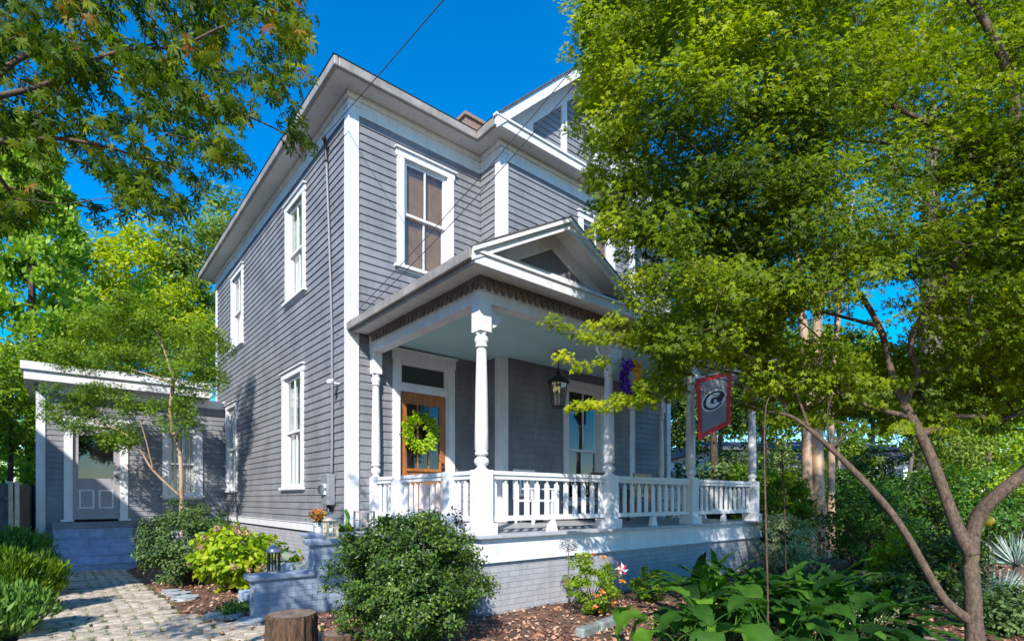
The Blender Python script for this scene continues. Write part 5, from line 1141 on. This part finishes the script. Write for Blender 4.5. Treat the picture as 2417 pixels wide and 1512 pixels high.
# porch seats
def chair(name, label, b, rz, m, w=.52, arms=True, group=None):
    T = empty(name, b, label, 'chair', group); c, s = math.cos(rz), math.sin(rz); mp = lambda x, y, z: (b.x+c*x-s*y, b.y+s*x+c*y, b.z+z)
    mb = MB(mp); mb.box(-w/2,-.25,.40,w/2,.25,.44); mb.build('seat', m, T)
    mb = MB(mp); mb.box(-w/2,.27,.44,-w/2+.05,.31,1.0); mb.box(w/2-.05,.27,.44,w/2,.31,1.0); mb.box(-w/2+.051,.275,.92,w/2-.051,.305,1.0); mb.box(-w/2+.051,.275,.50,w/2-.051,.305,.56)
    for i in range(5): u = -w/2+.09+i*(w-.18)/4; mb.box(u-.02,.28,.561,u+.02,.30,.919)
    mb.build('backrest', m, T)
    for sx in (-1, 1):
        for y0 in (-.23, .25): mb = MB(mp); mb.box(sx*(w/2-.025)-.02,y0-.02,0,sx*(w/2-.025)+.02,y0+.02,.399); mb.build('leg', m, T)
        if arms: mb = MB(mp); mb.box(sx*w/2-.035,-.28,.62,sx*w/2+.035,.27,.645); mb.box(sx*w/2-.02,-.25,.441,sx*w/2+.02,-.21,.619); mb.build('armrest', m, T)
    return T
chair('porch_chair', 'pale wooden chair on the porch left of the window', Vector((3.05,-1.15,.986)), 0, M['white'])
chair('porch_chair', 'tan wicker-toned chair near the far end of the porch', Vector((6.1,-1.6,.986)), 0, M['tan'], .62)
chair('porch_chair', 'dark brown chair beside the tan chair on the porch', Vector((5.0,-1.35,.986)), 0, M['brownw'], .56)
b = Vector((4.2,-1.9,.986)); T = empty('porch_table', b, 'small brown table on the porch in front of the window', 'table'); MB().lathe([(.3,1.44),(.3,1.47)], b.x, b.y, 20).build('top', M['brownw'], T)
for i in range(4): a = i*math.pi/2+.4; MB().tube([(b.x+.2*math.cos(a),b.y+.2*math.sin(a),.987),(b.x+.15*math.cos(a),b.y+.15*math.sin(a),1.439)], .018, 6).build('leg', M['brownw'], T)

# ------------------------------------------------------------------ meter, conduit, camera, cables
b = Vector((-.03,.68,1.35)); T = empty('electric_meter', b, 'grey electric meter box with round glass dial on the side wall', 'meter')
mb = MB(); mb.box(-.17,.53,1.33,-.032,.83,1.86); mb.build('housing', M['metal'], T, bevel=.012)
mb = MB(); mb.lathe([(.085,0),(.085,.05),(.07,.09),(.03,.105)], 0, 0, 20); mb.v = [(-.171-z, .68+x, 1.60+y) for x, y, z in mb.v]; mb.build('dial', M['dglass'], T, True)
mb = MB(); mb.box(-.171-.03,.60,1.51,-.1715,.76,1.69); mb.build('dial_face', M['whitepl'], T)
q, r_ = smooth_path([(-.07,.60,1.86),(-.06,.60,2.6),(-.05,.64,4.2),(-.055,.75,6.0),(-.06,.86,7.35)], [.022]*5, 6); MB().tube(q, r_, 8).build('conduit', M['conduit'], T, True)
q, r_ = smooth_path([(-.06,.86,7.35),(-.07,.87,7.6),(-.12,.80,7.72),(-.16,.74,7.66)], [.03,.03,.035,.03], 4); MB().tube(q, r_, 8).build('weatherhead', M['black'], T, True)
MB().tube([(-.09,.68,1.33),(-.09,.68,1.02)], .035, 8).build('lower_conduit', M['black'], T, True)
b = Vector((-.05,.36,3.38)); T = empty('security_camera', b, 'small white security camera on the side wall near the corner board', 'camera')
MB().tube([(-.03,.36,3.38),(-.10,.36,3.38),(-.14,.38,3.40)], .014, 8).build('arm', M['whitepl'], T); MB().tube([(-.24,.30,3.37),(-.12,.42,3.43)], [.04,.042], 12).build('body', M['whitepl'], T, True)
MB().tube([(-.0,.30,3.10),(-.03,.30,3.02)], .02, 6).build('junction', M['black'], T)
def cable(label, a, b2, sag, r_=.006, n=14):
    a, b2 = Vector(a), Vector(b2); ps = [a.lerp(b2, i/n)-Vector((0,0,sag*4*(i/n)*(1-i/n))) for i in range(n+1)]; o = MB().tube(ps, r_, 5).build('overhead_cable', M['cable'], None, True); tag(o, label, 'cable', 'overhead cables to the house')
cable('overhead cable from the weatherhead crossing the sky at the top of the photo', (-.16,.74,7.68), at(1260,-250,5.0), .02, .007)
cable('upper of the two cables crossing the upstairs window', (-.03,.42,4.30), at(1420,80,6.8), .10); cable('lower of the two cables crossing the upstairs window', (-.03,.46,4.22), at(1440,100,6.6), .16)
# ------------------------------------------------------------------ garden ornaments
def onstake(name, label, cat, x, y, d, mk):
    p = at(x, y, d); g_ = gz(p.x, p.y); T = empty(name, Vector((p.x,p.y,g_)), label, cat); MB().tube([(p.x,p.y,g_-.05),tuple(p)], .005, 6).build('stake', M['rust'], T); mk(T, p); return T
def wireball(T, p):
    mb = MB()
    for k in range(9):
        a = R.uniform(0, 6.28); u = Vector((R.gauss(0,1),R.gauss(0,1),R.gauss(0,1))).normalized(); v = u.orthogonal().normalized(); w = u.cross(v); rr_ = .13*R.uniform(.6,1.05)
        mb.tube([p+(v*math.cos(t)+w*math.sin(t))*rr_ for t in np.linspace(0, math.tau, 20)], .0035, 4)
    mb.build('wire_ball', M['steel'], T, True)
onstake('wire_ornament', 'round silvery wire ornament above the rose bush', 'garden ornament', 1342, 1285, 6.7, wireball)
def darkflower(T, p):
    P = [tuple(p+Vector((R.gauss(0,.05),R.gauss(0,.05),R.gauss(0,.05)))) for _ in range(60)]; o = leaves('metal_petals', T_OVAL, P, .045, M['black'], T)
onstake('metal_flower', 'dark metal flower ornament beside the porch corner post', 'garden ornament', 1078, 1222, 5.9, darkflower)
def pinwheel(T, p):
    n = Vector((-.5,-.85,.1)).normalized(); u = n.cross(Vector((0,0,1))).normalized(); v = u.cross(n)
    for i in range(8):
        a = i*math.tau/8; mb = MB(); c = p+n*.015; d1 = u*math.cos(a)+v*math.sin(a); d2 = u*math.cos(a+.75)+v*math.sin(a+.75)
        mb.quad(tuple(c), tuple(c+d1*.10), tuple(c+d1*.09+n*.03), tuple(c+d2*.055+n*.012)); mb.build('vane', M['red'] if i % 2 else M['whitecloth'], T)
onstake('pinwheel', 'small red and white pinwheel on a stake beside the rose bush', 'garden ornament', 1466, 1343, 7.0, pinwheel)
def yball(T, p): MB().lathe([(.003,p.z-.062),(.03,p.z-.052),(.052,p.z-.03),(.062,p.z),(.052,p.z+.03),(.03,p.z+.052),(.003,p.z+.062)], p.x, p.y, 18).build('globe', M['yellow'], T, True)
onstake('glass_globe', 'yellow glass globe on a stake behind the maple trunk', 'garden ornament', 2333, 1228, 6.2, yball)
b = gat(1813, 4.75); T = empty('plant_stake', b, 'tall thin rusty garden stake with a hooked top among the broad leaves', 'garden stake')
q, r_ = smooth_path([b-Vector((0,0,.05)), at(1812,1400,4.75), at(1807,1200,4.75), at(1804,1050,4.75), at(1808,960,4.75), at(1822,932,4.75), at(1835,945,4.75)], [.009,.009,.0085,.008,.007,.006,.005], 5); MB().tube(q, r_, 7).build('rod', M['rust'], T, True)
b = gat(1858, 6.2); T = empty('plant_stake', b, 'shorter thin dark stake right of the tall rusty stake', 'garden stake'); MB().tube([b, at(1852,1200,6.2), at(1845,1060,6.2)], .008, 6).build('rod', M['rust'], T, True)

def woods():
    rs = np.random.RandomState(50); P = []; Tn = []
    for i in range(900):
        a = rs.uniform(-75, 75); d = rs.uniform(42, 62); p = (CAM[0]+d*math.sin(rad(a+40)), CAM[1]+d*math.cos(rad(a+40)))
        z = rs.uniform(0, 6.5 if a < 5 else 7.5)*rs.uniform(.5,1.25); m = 42; P.append(np.array([p[0],p[1],z])+unit(rs.normal(0,1,(m,3)))*rs.uniform(.2,1,(m,1))*1.6); Tn.append(rs.normal(.4,.2)+rs.normal(0,.12,m))
    P = np.concatenate(P); Tn = np.clip(np.concatenate(Tn),0,1); ok = P[:,2] > -.2
    tag(leaves('far_woods', T_OVAL, P[ok], .55, LM['olive'], None, tint=Tn[ok], rs=rs), 'far belt of trees closing off the gardens behind the house', 'woods', kind='stuff')
woods()

for i, (x, y, d, r_, lm, lb) in enumerate(((1980,860,24,(150,90),'hyd','bright leafy tree filling the gap between the two garden trunks'),(2290,720,26,(120,130),'fresh','tall bright tree seen right of the thick pale trunk'),(1700,700,24,(130,110),'olive','tree showing above the right end of the porch roof'))):
    tree('background_tree', lb, x, d, [(x,y,r_[0],r_[1]),(x-60,y+90,r_[0]*.7,r_[1]*.6),(x+70,y+70,r_[0]*.7,r_[1]*.7)], LM[lm], M['greybark'], .16, ncl=230, nper=60, rcl=.7, seed=90+i, r0=.14)

def left_house():
    """two-storey house on the next lot, left of the view: its eave shades the addition"""
    T = empty('neighbour_house', Vector((-12.3,4,0)), 'two-storey neighbouring house on the lot left of the path', 'house')
    x0, x1, y0, y1 = -15.5, -9.4, -3.2, 13
    mb = MB(lambda u, o, z: (x1+o, u, z)); siding(mb, y0+.1, y1-.1, .4, 7.85, [(y0+2+i*3.6, y0+3+i*3.6, a, a+1.8) for i in range(4) for a in (1.5, 4.9)], joints=False); mb.build('wall', M['nbr'], T)
    mb = MB(facing_front(y0)); siding(mb, x0+.1, x1-.1, .4, 7.85, joints=False); mb.build('wall', M['nbr'], T)
    mb = MB(); mb.quad((x0,y0,0),(x0,y1,0),(x0,y1,7.9),(x0,y0,7.9)); mb.quad((x0,y1,0),(x1,y1,0),(x1,y1,7.9),(x0,y1,7.9)); mb.quad((x1-.02,y0,0),(x1-.02,y1,0),(x1-.02,y1,.4),(x1-.02,y0,.4)); mb.build('wall', M['nbr'], T)
    for x in (x0, x1):
        for y in (y0, y1): mb = MB(); mb.box(x-.08,y-.08,.3,x+.08,y+.08,7.9); mb.build('corner_board', M['white'], T)
    mb = MB(); e = .4; a, b, c, d = (x0-e,y0-e,8.0),(x1+e,y0-e,8.0),(x1+e,y1+e,8.0),(x0-e,y1+e,8.0); m = (x0+x1)/2; r1, r2 = (m,y0+3,10.4),(m,y1-3,10.4)
    mb.quad(a,b,r1); mb.quad(b,c,r2,r1); mb.quad(c,d,r2); mb.quad(d,a,r1,r2); mb.quad(d,c,b,a); mb.build('roof', M['nbrroof'], T)
    for i in range(4):
        for a in (1.5, 4.9):
            u = y0+2+i*3.6; mb = MB(); mb.box(x1-.1,u-.1,a-.1,x1+.05,u,a+1.9); mb.box(x1-.1,u+1,a-.1,x1+.05,u+1.1,a+1.9); mb.box(x1-.1,u,a+1.8,x1+.05,u+1,a+1.9); mb.box(x1-.1,u,a-.1,x1+.06,u+1,a); w = mb.build('window', M['white'], T)
            mb = MB(); mb.box(x1-.12,u,a,x1-.06,u+1,a+1.8); mb.build('glass', M['dark'], w)
left_house()
